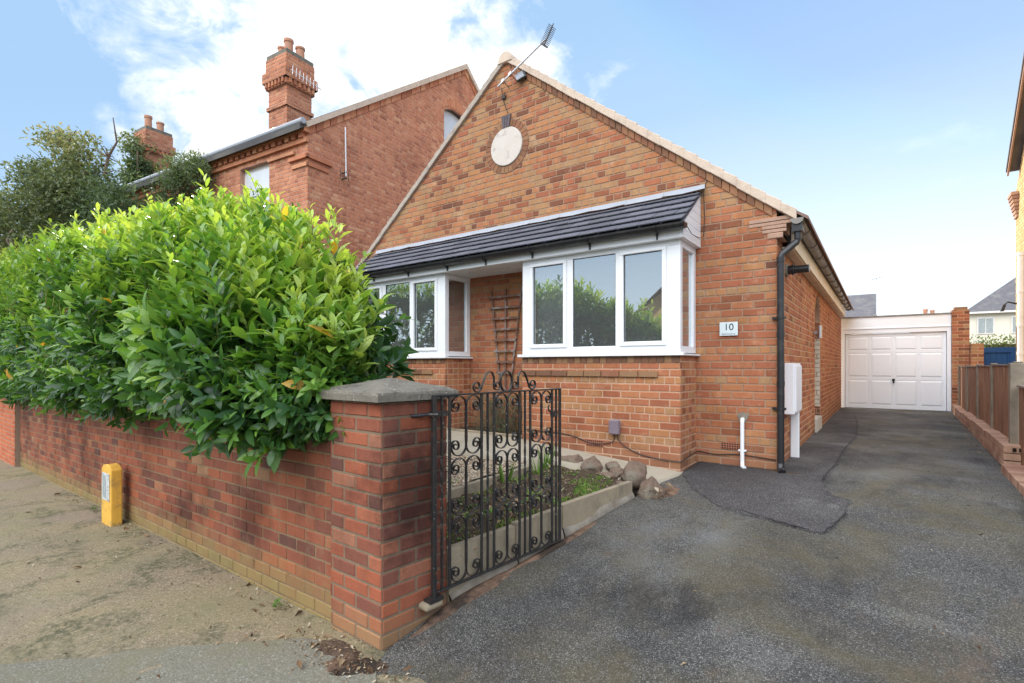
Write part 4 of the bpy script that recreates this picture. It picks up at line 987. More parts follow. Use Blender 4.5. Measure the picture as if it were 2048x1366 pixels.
es = MB(); es.prism([(-3.01, 2.05, .2), (-2.96, 2.05, .2), (-2.96, 2.05, .455), (-3.01, 2.05, .455)], (.02, 1.30, .01)); es.prism([(-2.99, 3.36, .2), (-2.94, 3.36, .2), (-2.94, 3.36, .47), (-2.99, 3.36, .47)], (.01, 1.05, .01))
obj('bed_edging', es, 'concrete', bevel=.005, loc=(-2.98, 3.2, .3), label='low concrete edging strip between gravel and soil bed', cat='edging')
def pathz(x, y): return .39 + .085 * min(2.3, max(0, -1.72 - x)) - .05 * max(0, 5.42 - y) * (x > -2.6)
def gravz(x, y): return .445 + .05 * (y - 2.4) / 2 + .008 * math.sin(x * 8) * math.sin(y * 9)
sheet('gravel_bed', span(-8, -3.4, 14) + span(-3.3, -3.0, 4), span(2.1, 4.46, 22), gravz, 'gravel', kind='structure')
V = []; F = []; xs = span(-8, -3.1, 20) + span(-3.0, -1.70, 14)
for x in xs:
    yf = 4.36 if x < -3.3 else interp(x, [-3.3, -2.95, -2.0, -1.85, -1.70], [4.36, 4.75, 4.72, 4.80, 5.30])
    for j in range(9): y = yf + (5.44 - yf) * j / 8; V.append((x, y, pathz(x, y)))
nx = 9; F = [(i * nx + j, (i + 1) * nx + j, (i + 1) * nx + j + 1, i * nx + j + 1) for i in range(len(xs) - 1) for j in range(nx - 1)]
n0 = len(V)
for i, x in enumerate(xs): p = V[i * nx]; V.append((p[0], p[1] - .002, p[2] - .2))
F += [(n0 + i, n0 + i + 1, (i + 1) * nx, i * nx) for i in range(len(xs) - 1)]
n1 = len(V); last = (len(xs) - 1) * nx
for j in range(nx): p = V[last + j]; V.append((p[0] + .002, p[1], p[2] - .2))
F += [(n1 + j, n1 + j + 1, last + j + 1, last + j) for j in range(nx - 1)]
npobj('garden_path', np.array(V), np.array(F), np.zeros(len(F)), 'path_concrete', kind='structure')
mb = MB(); mb.box(-5.10, -3.77, 5.40, 5.44, .4, .615); obj('path_edging', mb, 'concrete', bevel=.006, loc=(-4.4, 5.42, .5), label='low concrete strip in front of the planted recess between the bays', cat='edging')
sheet('soil_recess', span(-5.12, -3.757, 14), span(5.43, 5.99, 7), lambda x, y: .59 + random.uniform(-.01, .012), 'soil', kind='structure')
# rocks
from mathutils import noise as mnoise
def rock(name, c, r, seed, label, flat=.6, rot=0):
    rg = random.Random(seed); V = []; F = []; n, k = 30, 18
    ax = [Vector((rg.uniform(-1, 1), rg.uniform(-1, 1), rg.uniform(-.5, 1))).normalized() for _ in range(12)]
    cut = [rg.uniform(.55, .85) for _ in ax]
    for i in range(k + 1):
        th = PI * i / k
        for j in range(n):
            ph = 2 * PI * j / n; d = Vector((math.sin(th) * math.cos(ph), math.sin(th) * math.sin(ph), math.cos(th))); rad = 1.
            for a, q in zip(ax, cut):
                dt = d.dot(a)
                if dt > .1: rad = min(rad, q / dt)
            rad += .12 * mnoise.noise(d * 2.2 + Vector((seed, 0, 0))) + .05 * mnoise.noise(d * 6 + Vector((seed, 3, 0))) + .025 * mnoise.noise(d * 14 + Vector((seed, 3, 0)))
            d = d * rad * .98; x, y, z = d.x * r[0], d.y * r[1], d.z * r[2]
            x, y = x * math.cos(rot) - y * math.sin(rot), x * math.sin(rot) + y * math.cos(rot)
            V.append((c[0] + x, c[1] + y, c[2] + z))
    F = [(i * n + j, i * n + (j + 1) % n, (i + 1) * n + (j + 1) % n, (i + 1) * n + j) for i in range(k) for j in range(n)]
    npobj(name, np.array(V), np.array(F), np.zeros(len(F)), 'rock', loc=c, label=label, cat='rock', group='rocks edging the flower bed')
rocks = [((-3.02, 5.0, .47), (.13, .10, .10), 'small pinkish rock at the far end of the row by the gate bars'), ((-2.74, 4.88, .45), (.17, .12, .12), 'rounded tan rock with moss at its foot, second from the far end'),
         ((-2.44, 4.83, .45), (.17, .11, .13), 'pale pink pointed rock in the middle of the row'), ((-2.28, 4.98, .46), (.15, .09, .07), 'flat grey green stone lying on the path side of the row'),
         ((-2.17, 4.80, .42), (.11, .09, .07), 'small grey stone wedged between the pale pink rock and the biggest boulder'), ((-2.24, 4.66, .40), (.13, .07, .06), 'low flat buff stone half buried in the soil'),
         ((-1.95, 4.70, .45), (.19, .13, .145), 'biggest brown boulder resting above the end of the kerb slab'), ((-1.74, 4.60, .34), (.16, .14, .16), 'squat brown rock at the end of the kerb with leaves at its foot'),
         ((-2.00, 4.50, .39), (.12, .06, .05), 'narrow brown stone lying just below the biggest boulder')]
for i, (c, r, l) in enumerate(rocks): rock('rock', c, r, 30 + i, l, rot=i * .7)

# ------------------------------------------------------------------ leaves
def norm(a): return a / np.maximum(np.linalg.norm(a, axis=1, keepdims=True), 1e-9)
ROWS = {'laurel': ([0, .22, .55, .82, 1.], [.06, .72, 1., .66, .03]), 'small': ([0, .45, 1.], [.15, 1., .05]), 'blade': ([0, .5, 1.], [1., .8, .08])}
def leaves(pos, dr, nr, L, W, rnd, kind='laurel', droop=.25, fold=.35):
    """many leaves as one quad soup: pos (n,3), dr length direction, nr upper-side normal"""
    dr = norm(dr); sd = norm(np.cross(dr, nr)); nr = norm(np.cross(sd, dr)); xs, ws = ROWS[kind]; n = len(pos); R = len(xs)
    Vs = np.zeros((n, R, 3, 3)); L = L[:, None]; W = W[:, None]
    dp = (np.ones((n, 1)) * droop if np.isscalar(droop) else droop[:, None])
    for i, (x, w) in enumerate(zip(xs, ws)):
        c = pos + dr * L * x - nr * L * dp * x * x
        Vs[:, i, 1] = c; e = nr * W * .5 * w * fold
        Vs[:, i, 0] = c + sd * W * .5 * w + e; Vs[:, i, 2] = c - sd * W * .5 * w + e
    V = Vs.reshape(-1, 3); b = (np.arange(n) * R * 3)[:, None]
    q = np.array([(i * 3 + j, i * 3 + j + 1, (i + 1) * 3 + j + 1, (i + 1) * 3 + j) for i in range(R - 1) for j in (0, 1)])
    F = (b[:, :, None] + q[None]).reshape(-1, 4)
    return V, F, np.repeat(rnd, len(q))
def rot_about(v, k, a):
    k = norm(k); a = a[:, None]
    return v * np.cos(a) + np.cross(k, v) * np.sin(a) + k * (k * v).sum(1)[:, None] * (1 - np.cos(a))

HX = [-17, -8.56, -7.04, -5.76, -4.7, -4.25, -3.95, -3.55, -3.25, -3.05, -2.86, -2.66]
HT = [4.1, 3.32, 3.12, 2.95, 2.86, 2.72, 2.58, 2.42, 2.20, 2.0, 1.82, 1.65]
def hedge_surface(X, th):
    """th: 0 = bottom front ... .6 = front/top edge ... 1 = back of top"""
    top = np.interp(X, HX, HT); bot = 1.20 + np.clip((-X - 3) * -.026, -.4, 0) + .05 * np.sin(X * 2.3) - .12 * np.exp(-((X + 3.0) / .25) ** 2)
    bot = np.where(X > -2.62, 1.42, bot)
    endf = np.sqrt(np.clip(1 - np.clip((X + 3.42) / .80, 0, 1) ** 2, .05, 1))
    yf = 1.82 - .039 * (X + 2.14); bulge = .38 * endf + .06 * np.sin(X * 3.1) + .05 * np.sin(X * 6.7 + 1); a = th * PI * .98
    hz = (top - bot) / 2; zc = (top + bot) / 2
    t1 = np.minimum(th, 1.); a1 = t1 * PI * .98
    z = zc - hz * np.sign(np.cos(a1)) * np.abs(np.cos(a1)) ** .8
    y = np.where(th < .5, yf - bulge * np.sin(a1) ** .7, (yf - bulge) + (t1 - .5) * 2 * (.50 + bulge) * np.clip((t1 - .5) * 3.2, 0, 1)) + .09 * np.sin(X * 4.3 + z * 5) * endf
    z = np.where(th > 1, top - (th - 1) / .35 * (top - 1.1), z); y = np.where(th > 1, y + .12 * np.sin((th - 1) / .35 * PI), y)
    y = np.where(X > -3.42, 2.0 + (y - 2.0) * np.clip(endf, .35, 1), y)
    return y, z, a
def make_hedge():
    hd = thing('laurel_hedge', 'big glossy cherry laurel hedge spilling over the boundary wall', 'hedge', (-7, 2.3, .3))
    rg = RNG
    NS = 3500
    X = -2.70 - 14.2 * rg.random(NS * 3) ** 1.25
    keep = rg.random(len(X)) < np.clip(5.2 / (np.abs(X) + 1.5), .3, 1); X = X[keep][:NS]; n = len(X)
    th = rg.random(n) ** .92; th = np.where(rg.random(n) < .16, 1 + .35 * rg.random(n), th)
    y, z, a = hedge_surface(X, th)
    on = np.stack([np.where(X > -2.8, .8, 0.) * rg.random(n), np.where(th > 1, 1., -np.sin(a) * np.where(th < .5, 1, .35)), np.where(th < .5, -np.cos(a) * .5, np.where(th > 1, .2, 1.))], 1)
    out = norm(on + .001)
    depth = rg.random(n) ** 1.6 * .42
    base = np.stack([X, y, z], 1) - out * depth[:, None]
    up = np.array([0, 0, 1.])
    up_w = np.where(z > 1.9, .9, .15) * (.6 + .8 * rg.random(n))
    sd = norm(out * (.6 + .5 * rg.random((n, 1))) + up * up_w[:, None] + rg.normal(0, .34, (n, 3)))
    sd[:, 2] = np.where(z < 1.45, sd[:, 2] * .6 - .05, sd[:, 2]); sd = norm(sd)
    sl = .16 + .24 * rg.random(n) + np.where((th > .55) & (rg.random(n) < .3), .16, 0); base -= sd * .10
    P, Dr, Nr, Ls, Ws, Rn, Dp = [], [], [], [], [], [], []
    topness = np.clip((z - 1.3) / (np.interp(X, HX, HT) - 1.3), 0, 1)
    tone = np.clip(.26 + .46 * topness + rg.normal(0, .12, n) - depth * .35 - np.where(th > 1, .4, 0), .02, .9)  # painted into leaf tone: light on top, shade below and behind; also young growth
    K = 11
    helper = norm(np.cross(sd, rg.normal(0, 1, (n, 3)))); size = rg.uniform(.7, 1.22, n)
    for k in range(K):
        t = (k + 1) / K; ang = k * 2.4 + rg.normal(0, .3, n)
        radial = rot_about(helper, sd, ang)
        spread = 1.05 - .55 * t + rg.normal(0, .12, n)
        d = norm(radial * np.sin(spread)[:, None] + sd * np.cos(spread)[:, None] + up * .12)
        P.append(base + sd * (sl * t)[:, None]); Dr.append(d)
        nn = norm(sd * 1.1 - radial * .35 + up * .7 + rg.normal(0, .16, (n, 3))); Nr.append(nn)
        lf = size * (.122 + .04 * rg.random(n)) * (1 - .45 * max(0, t - .65) / .35); Ls.append(lf); Ws.append(lf * rg.uniform(.33, .44, n))
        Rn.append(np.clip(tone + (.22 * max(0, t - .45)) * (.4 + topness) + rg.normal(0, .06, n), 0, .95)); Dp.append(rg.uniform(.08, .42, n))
    cat = lambda q: np.concatenate(q)
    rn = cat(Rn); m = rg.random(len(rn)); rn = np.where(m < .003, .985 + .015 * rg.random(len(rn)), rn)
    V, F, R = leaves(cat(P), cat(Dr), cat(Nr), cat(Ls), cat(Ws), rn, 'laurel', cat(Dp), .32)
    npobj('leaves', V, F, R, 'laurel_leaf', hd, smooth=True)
    # dark inner foliage that closes the gaps
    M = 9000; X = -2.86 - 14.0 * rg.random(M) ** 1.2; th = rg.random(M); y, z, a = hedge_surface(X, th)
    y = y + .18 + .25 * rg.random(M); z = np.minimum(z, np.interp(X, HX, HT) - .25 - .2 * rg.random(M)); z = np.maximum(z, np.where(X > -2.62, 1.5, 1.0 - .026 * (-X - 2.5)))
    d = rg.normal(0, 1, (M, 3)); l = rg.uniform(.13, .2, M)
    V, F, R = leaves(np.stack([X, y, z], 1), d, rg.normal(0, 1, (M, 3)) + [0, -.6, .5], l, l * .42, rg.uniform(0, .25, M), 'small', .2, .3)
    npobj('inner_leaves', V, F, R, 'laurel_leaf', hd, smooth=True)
    mb = MB()
    for k in range(n):
        if k % 2 and X.size: pass
        b = base[k]; e = b + sd[k] * sl[k]
        if k % 2 == 0: mb.tube([b - sd[k] * .12, b, e], [.005, .004, .002], 4, cap=False)
    obj('shoots', mb, 'stem_green', hd)
    mb = MB(); rr = random.Random(4)
    for k in range(46):
        x = -2.9 - k * .24; p = Vector((x, 2.15 - .039 * (x + 2.14) + rr.uniform(-.05, .2), .3)); path = [p]
        for q in range(5): p = p + Vector((rr.uniform(-.12, .12), rr.uniform(-.10, .08), rr.uniform(.3, .48) * min(1, (float(np.interp(x, HX, HT)) - .8) / 2.6))); path.append(p)
        mb.tube(path, [.022, .018, .014, .011, .008, .005], 6)
    obj('branches', mb, 'bark', hd)
make_hedge()

# ------------------------------------------------------------------ small planting
def tufts(n, area, zf, lmin, lmax, wid, rlo, rhi, kind='blade', spread=.6, seed=1):
    rg = np.random.default_rng(seed); x = rg.uniform(area[0], area[1], n); y = rg.uniform(area[2], area[3], n)
    return x, y, rg
def grass_obj():
    rg = np.random.default_rng(5); pts = []
    pat = [(-2.0, 4.0, .17, 700), (-2.06, 3.62, .11, 380), (-2.2, 4.3, .16, 240), (-2.15, 3.2, .08, 110), (-2.5, 3.0, .12, 60), (-2.85, 3.5, .09, 90), (-2.85, 2.7, .08, 90), (-2.3, 2.6, .12, 60), (-2.7, 4.75, .2, 160), (-2.88, 4.1, .08, 90), (-3.2, 3.2, .2, 60), (-3.3, 2.8, .2, 60), (-2.14, 2.9, .08, 90), (-2.45, 3.7, .1, 50)]
    for cx, cy, r, n in pat:
        a = rg.random(n) * 2 * PI; q = r * np.sqrt(rg.random(n)); pts.append(np.stack([cx + q * np.cos(a), cy + 1.5 * q * np.sin(a)], 1))
    p = np.concatenate(pts); xr = np.array([kp((y - 1.78) / .9945).x - .05 for y in p[:, 1]]); p = p[p[:, 0] < xr]; n = len(p)
    z = np.array([bedz(x, y) if x > -2.96 else gravz(x, y) for x, y in p]) - .005
    d = rg.normal(0, .55, (n, 3)); d[:, 2] = 1; l = rg.uniform(.02, .055, n)
    V, F, R = leaves(np.column_stack([p, z]), d, rg.normal(0, 1, (n, 3)), l, rg.uniform(.005, .011, n), rg.uniform(.2, 1, n), 'blade', .25, .1)
    npobj('grass', V, F, R, 'grass_blade', kind='stuff')
grass_obj()
def weeds():
    rg = np.random.default_rng(6); P = []; Dd = []; Rr = []; Ll = []
    for k in range(120):
        x = rg.uniform(-2.93, -2.0); y = rg.uniform(2.3, 4.6)
        if x > kp((y - 1.78) / .9945).x - .08: continue
        z = bedz(x, y); m = rg.integers(5, 10); tone = rg.uniform(.1, 1); s = rg.uniform(.025, .05)
        for q in range(m):
            a = rg.random() * 6.28; P.append((x, y, z)); Dd.append((math.cos(a), math.sin(a), rg.uniform(.2, .8))); Rr.append(tone); Ll.append(s)
    Ll = np.array(Ll); n = len(P)
    V, F, R = leaves(np.array(P), np.array(Dd), np.tile([0, 0, 1.], (n, 1)), Ll, Ll * .45, np.array(Rr), 'small', .3, .2)
    npobj('ground_cover', V, F, R, 'weed_leaf', kind='stuff')
weeds()
for i, (cx, cy, n, hh, lab) in enumerate([(-2.9, 4.62, 34, .28, 'leafy green bulb clump at the far end of the bed behind the gate'), (-2.86, 3.85, 26, .24, 'green bulb clump beside the edging strip seen through the middle of the gate'), (-2.75, 4.25, 14, .20, 'thin tuft of bulb leaves between the two larger clumps')]):
    rg = np.random.default_rng(20 + i); a = rg.random(n) * 6.28; q = .05 * np.sqrt(rg.random(n)); p = np.stack([cx + q * np.cos(a), cy + q * np.sin(a), np.full(n, bedz(cx, cy))], 1)
    d = np.stack([np.cos(a) * .3, np.sin(a) * .3, np.ones(n)], 1) + rg.normal(0, .08, (n, 3)); l = rg.uniform(.6, 1.1, n) * hh
    V, F, R = leaves(p, d, rg.normal(0, 1, (n, 3)), l, np.full(n, .013), rg.uniform(.1, .7, n), 'blade', rg.uniform(.02, .3, n), .15)
    npobj('bulb_clump', V, F, R, 'grass_blade', loc=(cx, cy, .38), label=lab, cat='plant', group='bulb clumps in the bed')
# twiggy shrub in the recess
mb = MB(); rr = random.Random(9)
for k in range(90):
    x = -4.35 + rr.gauss(0, .16); y = 5.75 + rr.uniform(-.15, .15); p = Vector((x, y, .59)); path = [p]; dx = rr.gauss(0, .05); dy = rr.uniform(-.06, .02)
    for q in range(4): p = p + Vector((dx, dy, rr.uniform(.08, .17))); dx *= 1.3; path.append(p)
    mb.tube(path, .0035, 4, cap=False)
ts = thing('twiggy_shrub', 'dead twiggy shrub in the recess at the foot of the trellis', 'shrub', (-4.35, 5.75, .59)); obj('stems', mb, 'dead_stem', ts)
rg = np.random.default_rng(8); n = 900; p = np.stack([rg.normal(-4.35, .28, n), rg.uniform(5.5, 5.95, n), .6 + rg.random(n) ** 1.3 * .5], 1)
V, F, R = leaves(p, rg.normal(0, 1, (n, 3)), rg.normal(0, 1, (n, 3)), rg.uniform(.03, .07, n), rg.uniform(.006, .014, n), rg.uniform(0, .6, n), 'small', .2, .2)
npobj('leaves', V, F, R, 'tree_leaf', ts)
# leaf litter
def litter():
    rg = np.random.default_rng(11); pts = []
    n = 420; x = rg.uniform(-9, -1.6, n); y = 1.80 - .039 * (x + 2.14) - np.abs(rg.normal(0, .09, n)) - .01; pts.append(np.stack([x, y, [prz(a, b) + .006 for a, b in zip(x, y)]], 1))
    n = 260; x = rg.uniform(-8, -1, n); y = rg.uniform(.5, 1.8, n); pts.append(np.stack([x, y, [prz(a, b) + .008 for a, b in zip(x, y)]], 1))
    n = 130; x = rg.uniform(-1.6, 1.4, n); y = rg.uniform(2, 14, n); pts.append(np.stack([x, y, [dzz(a, b) + .006 for a, b in zip(x, y)]], 1))
    n = 1900; x = rg.uniform(-2.93, -2.02, n); y = rg.uniform(2.2, 4.7, n); pts.append(np.stack([x, y, [bedz(a, b) + .012 for a, b in zip(x, y)]], 1))
    n = 160; x = rg.uniform(-1.8, -1.6, n); y = rg.uniform(4.45, 4.75, n); pts.append(np.stack([x, y, [.30 + .12 * rg.random() for a in x]], 1))
    n = 200; y = rg.uniform(7, 16, n); x = .78 + .037 * y - np.abs(rg.normal(0, .05, n)); pts.append(np.stack([x, y, [dzz(a, b) + .006 for a, b in zip(x, y)]], 1))
    n = 260; x = rg.normal(-2.3, .25, n); y = 1.70 - np.abs(rg.normal(0, .10, n)); pts.append(np.stack([x, y, [prz(a, b) + .014 for a, b in zip(x, y)]], 1))
    p = np.concatenate(pts); k = ~((p[:, 0] > kp(0).x + .105 * (p[:, 1] - 1.78) - .06) & (p[:, 0] < kp(0).x + .105 * (p[:, 1] - 1.78) + .03) & (p[:, 1] > 1.8) & (p[:, 1] < 4.6)); p = p[k]; n = len(p)
    d = rg.normal(0, 1, (n, 3)); d[:, 2] *= .25; nr = rg.normal(0, .35, (n, 3)); nr[:, 2] = 1; l = rg.uniform(.010, .032, n); big = rg.random(n) < .03; l = np.where(big, .07, l)
    V, F, R = leaves(p, d, nr, l, l * rg.uniform(.25, .6, n), rg.random(n), 'small', .3, .5)
    npobj('leaf_litter', V, F, R, 'dry_litter', kind='stuff')
litter()
for i, (x, y, lab) in enumerate([(-3.1, 1.74, 'little green weed at the foot of the boundary wall near the pier'), (-7.2, 1.9, 'small green weed at the wall foot left of the yellow post')]):
    rg = np.random.default_rng(50 + i); n = 26; a = rg.random(n) * 6.28; d = np.stack([np.cos(a), np.sin(a), rg.uniform(.2, 1, n)], 1)
    V, F, R = leaves(np.tile([x, y, prz(x, y) + .03], (n, 1)) + rg.normal(0, .012, (n, 3)), d, np.tile([0, 0, 1.], (n, 1)), rg.uniform(.025, .05, n), np.full(n, .014), rg.uniform(.2, .8, n), 'small', .3, .2)
    npobj('weed', V, F, R, 'weed_leaf', loc=(x, y, 0), label=lab, cat='weed')
# ------------------------------------------------------------------ garage
gy = 16.75
gar = thing('garage', 'white fronted flat roofed garage with panelled door at the end of the drive', 'garage', (.3, gy, .37))
mb = MB(); mb.box(-.90, 1.42, gy + .0, gy + .04, 2.52, 2.82); mb.box(-.90, 1.42, gy - .02, gy, 2.50, 2.53); obj('fascia', mb, 'garage_white', gar, bevel=.004)
mb = MB(); mb.box(-.93, 1.45, gy - .03, gy + 5, 2.822, 2.85); obj('roof', mb, 'gutter_grey', gar)
mb = MB(); mb.box(-.90, -.81, gy + .0, gy + .09, .34, 2.50); mb.box(1.335, 1.42, gy + .0, gy + .09, .34, 2.50); mb.box(-.81, 1.335, gy + .0, gy + .09, 2.385, 2.50); obj('door_frame', mb, 'garage_white', gar, bevel=.005)
mb = MB(); X0, X1, Zb, Zt = -.80, 1.325, .375, 2.375; yd = gy + .05; W = X1 - X0
mb.box(X0, X1, yd + .02, yd + .05, Zb, Zt)
zr = [(Zb + .10, Zb + .76), (Zb + .84, Zb + 1.48), (Zb + 1.56, Zb + 1.92)]
cols = [(X0 + .06 + k * (W - .06) / 4, X0 + (k + 1) * (W - .06) / 4) for k in range(4)]
for (a, b) in cols:
    for (c, d) in zr:
        e = .045
        o = [(a, yd + .0195, c), (b, yd + .0195, c), (b, yd + .0195, d), (a, yd + .0195, d)]; i = [(a + e, yd + .001, c + e), (b - e, yd + .001, c + e), (b - e, yd + .001, d - e), (a + e, yd + .001, d - e)]
        mb.add(o + i, [(4, 5, 6, 7), (0, 1, 5, 4), (1, 2, 6, 5), (2, 3, 7, 6), (3, 0, 4, 7)])
xs = [X0] + [q for ab in cols for q in ab] + [X1]
rails = [Zb] + [q for cd in zr for q in cd] + [Zt]
for k in range(0, len(xs), 2): mb.box(xs[k], xs[k + 1], yd + .008, yd + .02, Zb, Zt)
for k in range(0, len(rails), 2):
    for (a, b) in cols: mb.box(a, b, yd + .008, yd + .02, rails[k], rails[k + 1])
gd = obj('door', mb, 'garage_white', gar, bevel=.003)
mb = MB(); mb.box(X0 + W / 2 - .03, X0 + W / 2 + .03, yd - .012, yd + .008, Zb + .74, Zb + .80); mb.box(X0 + W / 2 - .022, X0 + W / 2 + .022, yd - .045, yd - .012, Zb + .77, Zb + .79); mb.box(X0 + W / 2 - .018, X0 + W / 2 + .018, yd - .03, yd - .01, Zb + .68, Zb + .77)
obj('handle', mb, 'black_plastic', gd)
mb = MB(); brickwork(mb, (1.425, gy - .05, 0), (1, 0, 0), (0, 0, 1), (0, -1, 0), [(0, .3), (.33, .3), (.33, 2.90), (0, 2.90)], depth=.33, hrow=0)
brickwork(mb, (1.425, gy + .28, 0), (0, -1, 0), (0, 0, 1), (-1, 0, 0), [(0, 2.5), (.33, 2.5), (.33, 2.90), (0, 2.90)], depth=.05, hrow=0)
mb.box(1.47, 1.72, gy - .04, gy + .2, 2.90, 2.97)
obj('brick_pillar', mb, BR_BUNG, gar)
mb = MB(); mb.box(-.90, -.86, gy + .1, gy + 5, .3, 2.8); mb.box(1.45, 1.5, gy + .3, gy + 5, .3, 2.8); obj('wall', mb, 'render_cream', gar)
mb = MB(); brickwork(mb, (1.76, 16.4, 0), (1, 0, 0), (0, 0, 1), (0, -1, 0), [(0, .3), (.22, .3), (.22, 2.05), (0, 2.05)], depth=.3, hrow=0)
brickwork(mb, (1.76, 16.7, 0), (0, -1, 0), (0, 0, 1), (-1, 0, 0), [(0, .3), (.3, .3), (.3, 2.05), (0, 2.05)], depth=.05, hrow=0)
obj('gate_pillar', mb, BR_BUNG, loc=(1.87, 16.5, .3), label='short brick pillar between the garage and the blue gate', cat='pillar')
# ------------------------------------------------------------------ fence and brick planter edge
def fx(y): return .938 + .037 * y
fn = thing('panel_fence', 'brown timber panel fence between concrete posts beside the drive', 'fence', (1.3, 11, .4))
py = [7.88, 9.95, 11.95, 14.0, 16.3]
for k, y in enumerate(py):
    mb = MB(); w = .035 if k else .07
    mb.box(fx(y) - w, fx(y) + w, y - .05, y + .05, .2, 1.545 - .01 * k); mb.box(fx(y) - .04, fx(y) + .04, y - .04, y + .04, 1.545 - .01 * k, 1.56 - .01 * k)
    obj('post', mb, 'post_concrete', fn, bevel=.008)
for k in range(4):
    y0, y1 = py[k] + .05, py[k + 1] - .05; mb = MB(); n = 13
    for q in range(n):
        a = y0 + (y1 - y0) * q / n; b = y0 + (y1 - y0) * (q + 1) / n + .01; j = .008 * (q % 2)
        zt = 1.515 + random.uniform(-.012, .012) - .012 * k
        mb.prism([(fx(a) - .006 - j, a, .36), (fx(b) - .012 - j, b, .36), (fx(b) - .012 - j, b, zt), (fx(a) - .006 - j, a, zt)], (.012, 0, 0))
    obj('panel', mb, 'fence_wood', fn)
    mb = MB(); mb.prism([(fx(y0) - .03, y0, 1.515 - .012 * k), (fx(y1) - .03, y1, 1.515 - .012 * k), (fx(y1) - .03, y1, 1.535 - .012 * k), (fx(y0) - .03, y0, 1.535 - .012 * k)], (.06, 0, 0)); obj('top_rail', mb, 'grey_wood', fn)
fn2 = thing('low_panel_fence', 'lower brown timber fence panel nearest the road at the right edge', 'fence', (1.2, 6.6, .4))
mb = MB(); n = 13
for q in range(n):
    a = 5.85 + 1.95 * q / n; b = a + 1.95 / n + .01; j = .008 * (q % 2)
    mb.prism([(fx(a) - .0 - j, a, .3), (fx(b) - j, b, .3), (fx(b) - j, b, 1.28), (fx(a) - j, a, 1.28)], (.012, 0, 0))
obj('panel', mb, 'fence_wood', fn2)
mb = MB(); mb.prism([(fx(5.85) - .02, 5.85, 1.28), (fx(7.8) - .02, 7.8, 1.28), (fx(7.8) - .02, 7.8, 1.30), (fx(5.85) - .02, 5.85, 1.30)], (.06, 0, 0)); obj('top_rail', mb, 'grey_wood', fn2)
mb = MB(); mb.box(fx(5.8) - .06, fx(5.8) + .06, 5.75, 5.85, .1, 1.42); obj('post', mb, 'post_concrete', fn2, bevel=.008)
def ex(y): return .805 + .037 * y
ed = thing('brick_edging', 'stepped row of buff brick blocks edging the drive below the fence', 'edging', (1.15, 11, .4))
segs = [(7.62, 9.35, .645), (9.37, 11.35, .625), (11.37, 13.5, .60), (13.52, 16.6, .565)]
for k, (a, b, zt) in enumerate(segs):
    mb = MB(); L = b - a; th = math.atan(.037); U = Vector((math.sin(th), math.cos(th), 0)); Nn = Vector((-math.cos(th), math.sin(th), 0))
    n = int(L / .225); cl = L / n
    rows = 3
    for r in range(rows):
        z1 = zt - r * .083; z0 = z1 - .076
        if r == 0:
            m_ = int(L / .112)
            for q in range(m_): mb.obox(Vector((ex(a), a, (z0 + z1) / 2)) + U * ((q + .5) * L / m_) - Nn * .09, U * (L / m_ / 2 - .003), Nn * .10, Z * .038, 0, random.random())
        else:
            for q in range(n + 1):
                c = (q + (.5 if r % 2 else 0)) * cl; c0 = max(0, c - cl / 2 + .003) if False else max(0, c - cl / 2); c1 = min(L, c + cl / 2)
                if c1 - c0 < .03: continue
                mb.obox(Vector((ex(a), a, (z0 + z1) / 2)) + U * ((c0 + c1) / 2) - Nn * .09, U * ((c1 - c0) / 2 - .004), Nn * .10, Z * .036, 0, random.random())
    mb.obox(Vector((ex(a), a, (zt - .3) / 2 + .14)) + U * (L / 2) - Nn * .09, U * (L / 2 - .008), Nn * .094, Z * ((zt - .3) / 2 - .02), 1)
    obj('brick_step', mb, BR_EDGE, ed, bevel=.003)
mb = MB()
for q in (0, 1): mb.box(ex(7.62) + .06 + q * .05, ex(7.62) + .09 + q * .05, 7.612, 7.63, .585, .625)
obj('frog_hole', mb, 'vent_hole', ed)
ed2 = thing('low_brick_edging', 'low buff brick edging nearest the camera at the right edge', 'edging', (1.1, 6.4, .4))
mb = MB()
for r, (dx, zt) in enumerate([(0, .49), (.0, .41)]):
    for q in range(18 if r == 0 else 9):
        l = .112 if r == 0 else .224; y = 5.3 + (q + .5) * l; mb.box(ex(y) - .06, ex(y) + .14, y - l / 2 + .004, y + l / 2 - .004, zt - .076, zt, 0, random.random())
obj('bricks', mb, BR_EDGE, ed2, bevel=.003)
# ------------------------------------------------------------------ right-hand house
rh = thing('ochre_house', 'sunlit ochre gabled house at the right edge beyond the fence', 'house', (4, 12, .4))
xw = 2.55
mb = MB(); rfl = lambda *a: random.random()
yb_ = 16.55; ya_ = 8.2; ym = (ya_ + yb_) / 2; ze = 5.55; zpk = ze + (yb_ - ym) * .98
brickwork(mb, (xw, 0, 0), (0, 1, 0), (0, 0, 1), (-1, 0, 0), [(ya_, .1), (yb_, .1), (yb_, ze), (ym, zpk), (ya_, ze)], rf=rfl, depth=.2, hrow=0)
brickwork(mb, (xw, yb_, 0), (1, 0, 0), (0, 0, 1), (0, 1, 0), [(0, .1), (6, .1), (6, ze), (0, ze)], rf=rfl, depth=.15, hrow=0)
mb.box(xw + .2, 8.5, ya_, ya_ + .2, .1, ze, 1)
obj('wall', mb, BR_RHS, rh)
mb = MB()
for k in range(7): mb.box(xw - .04 - .016 * k, xw + .02, yb_ - .30 - .012 * k, yb_ + .012 * k, ze - .62 + k * .083, ze - .545 + k * .083, 0, random.random())
obj('kneeler', mb, BR_EDGE, rh)
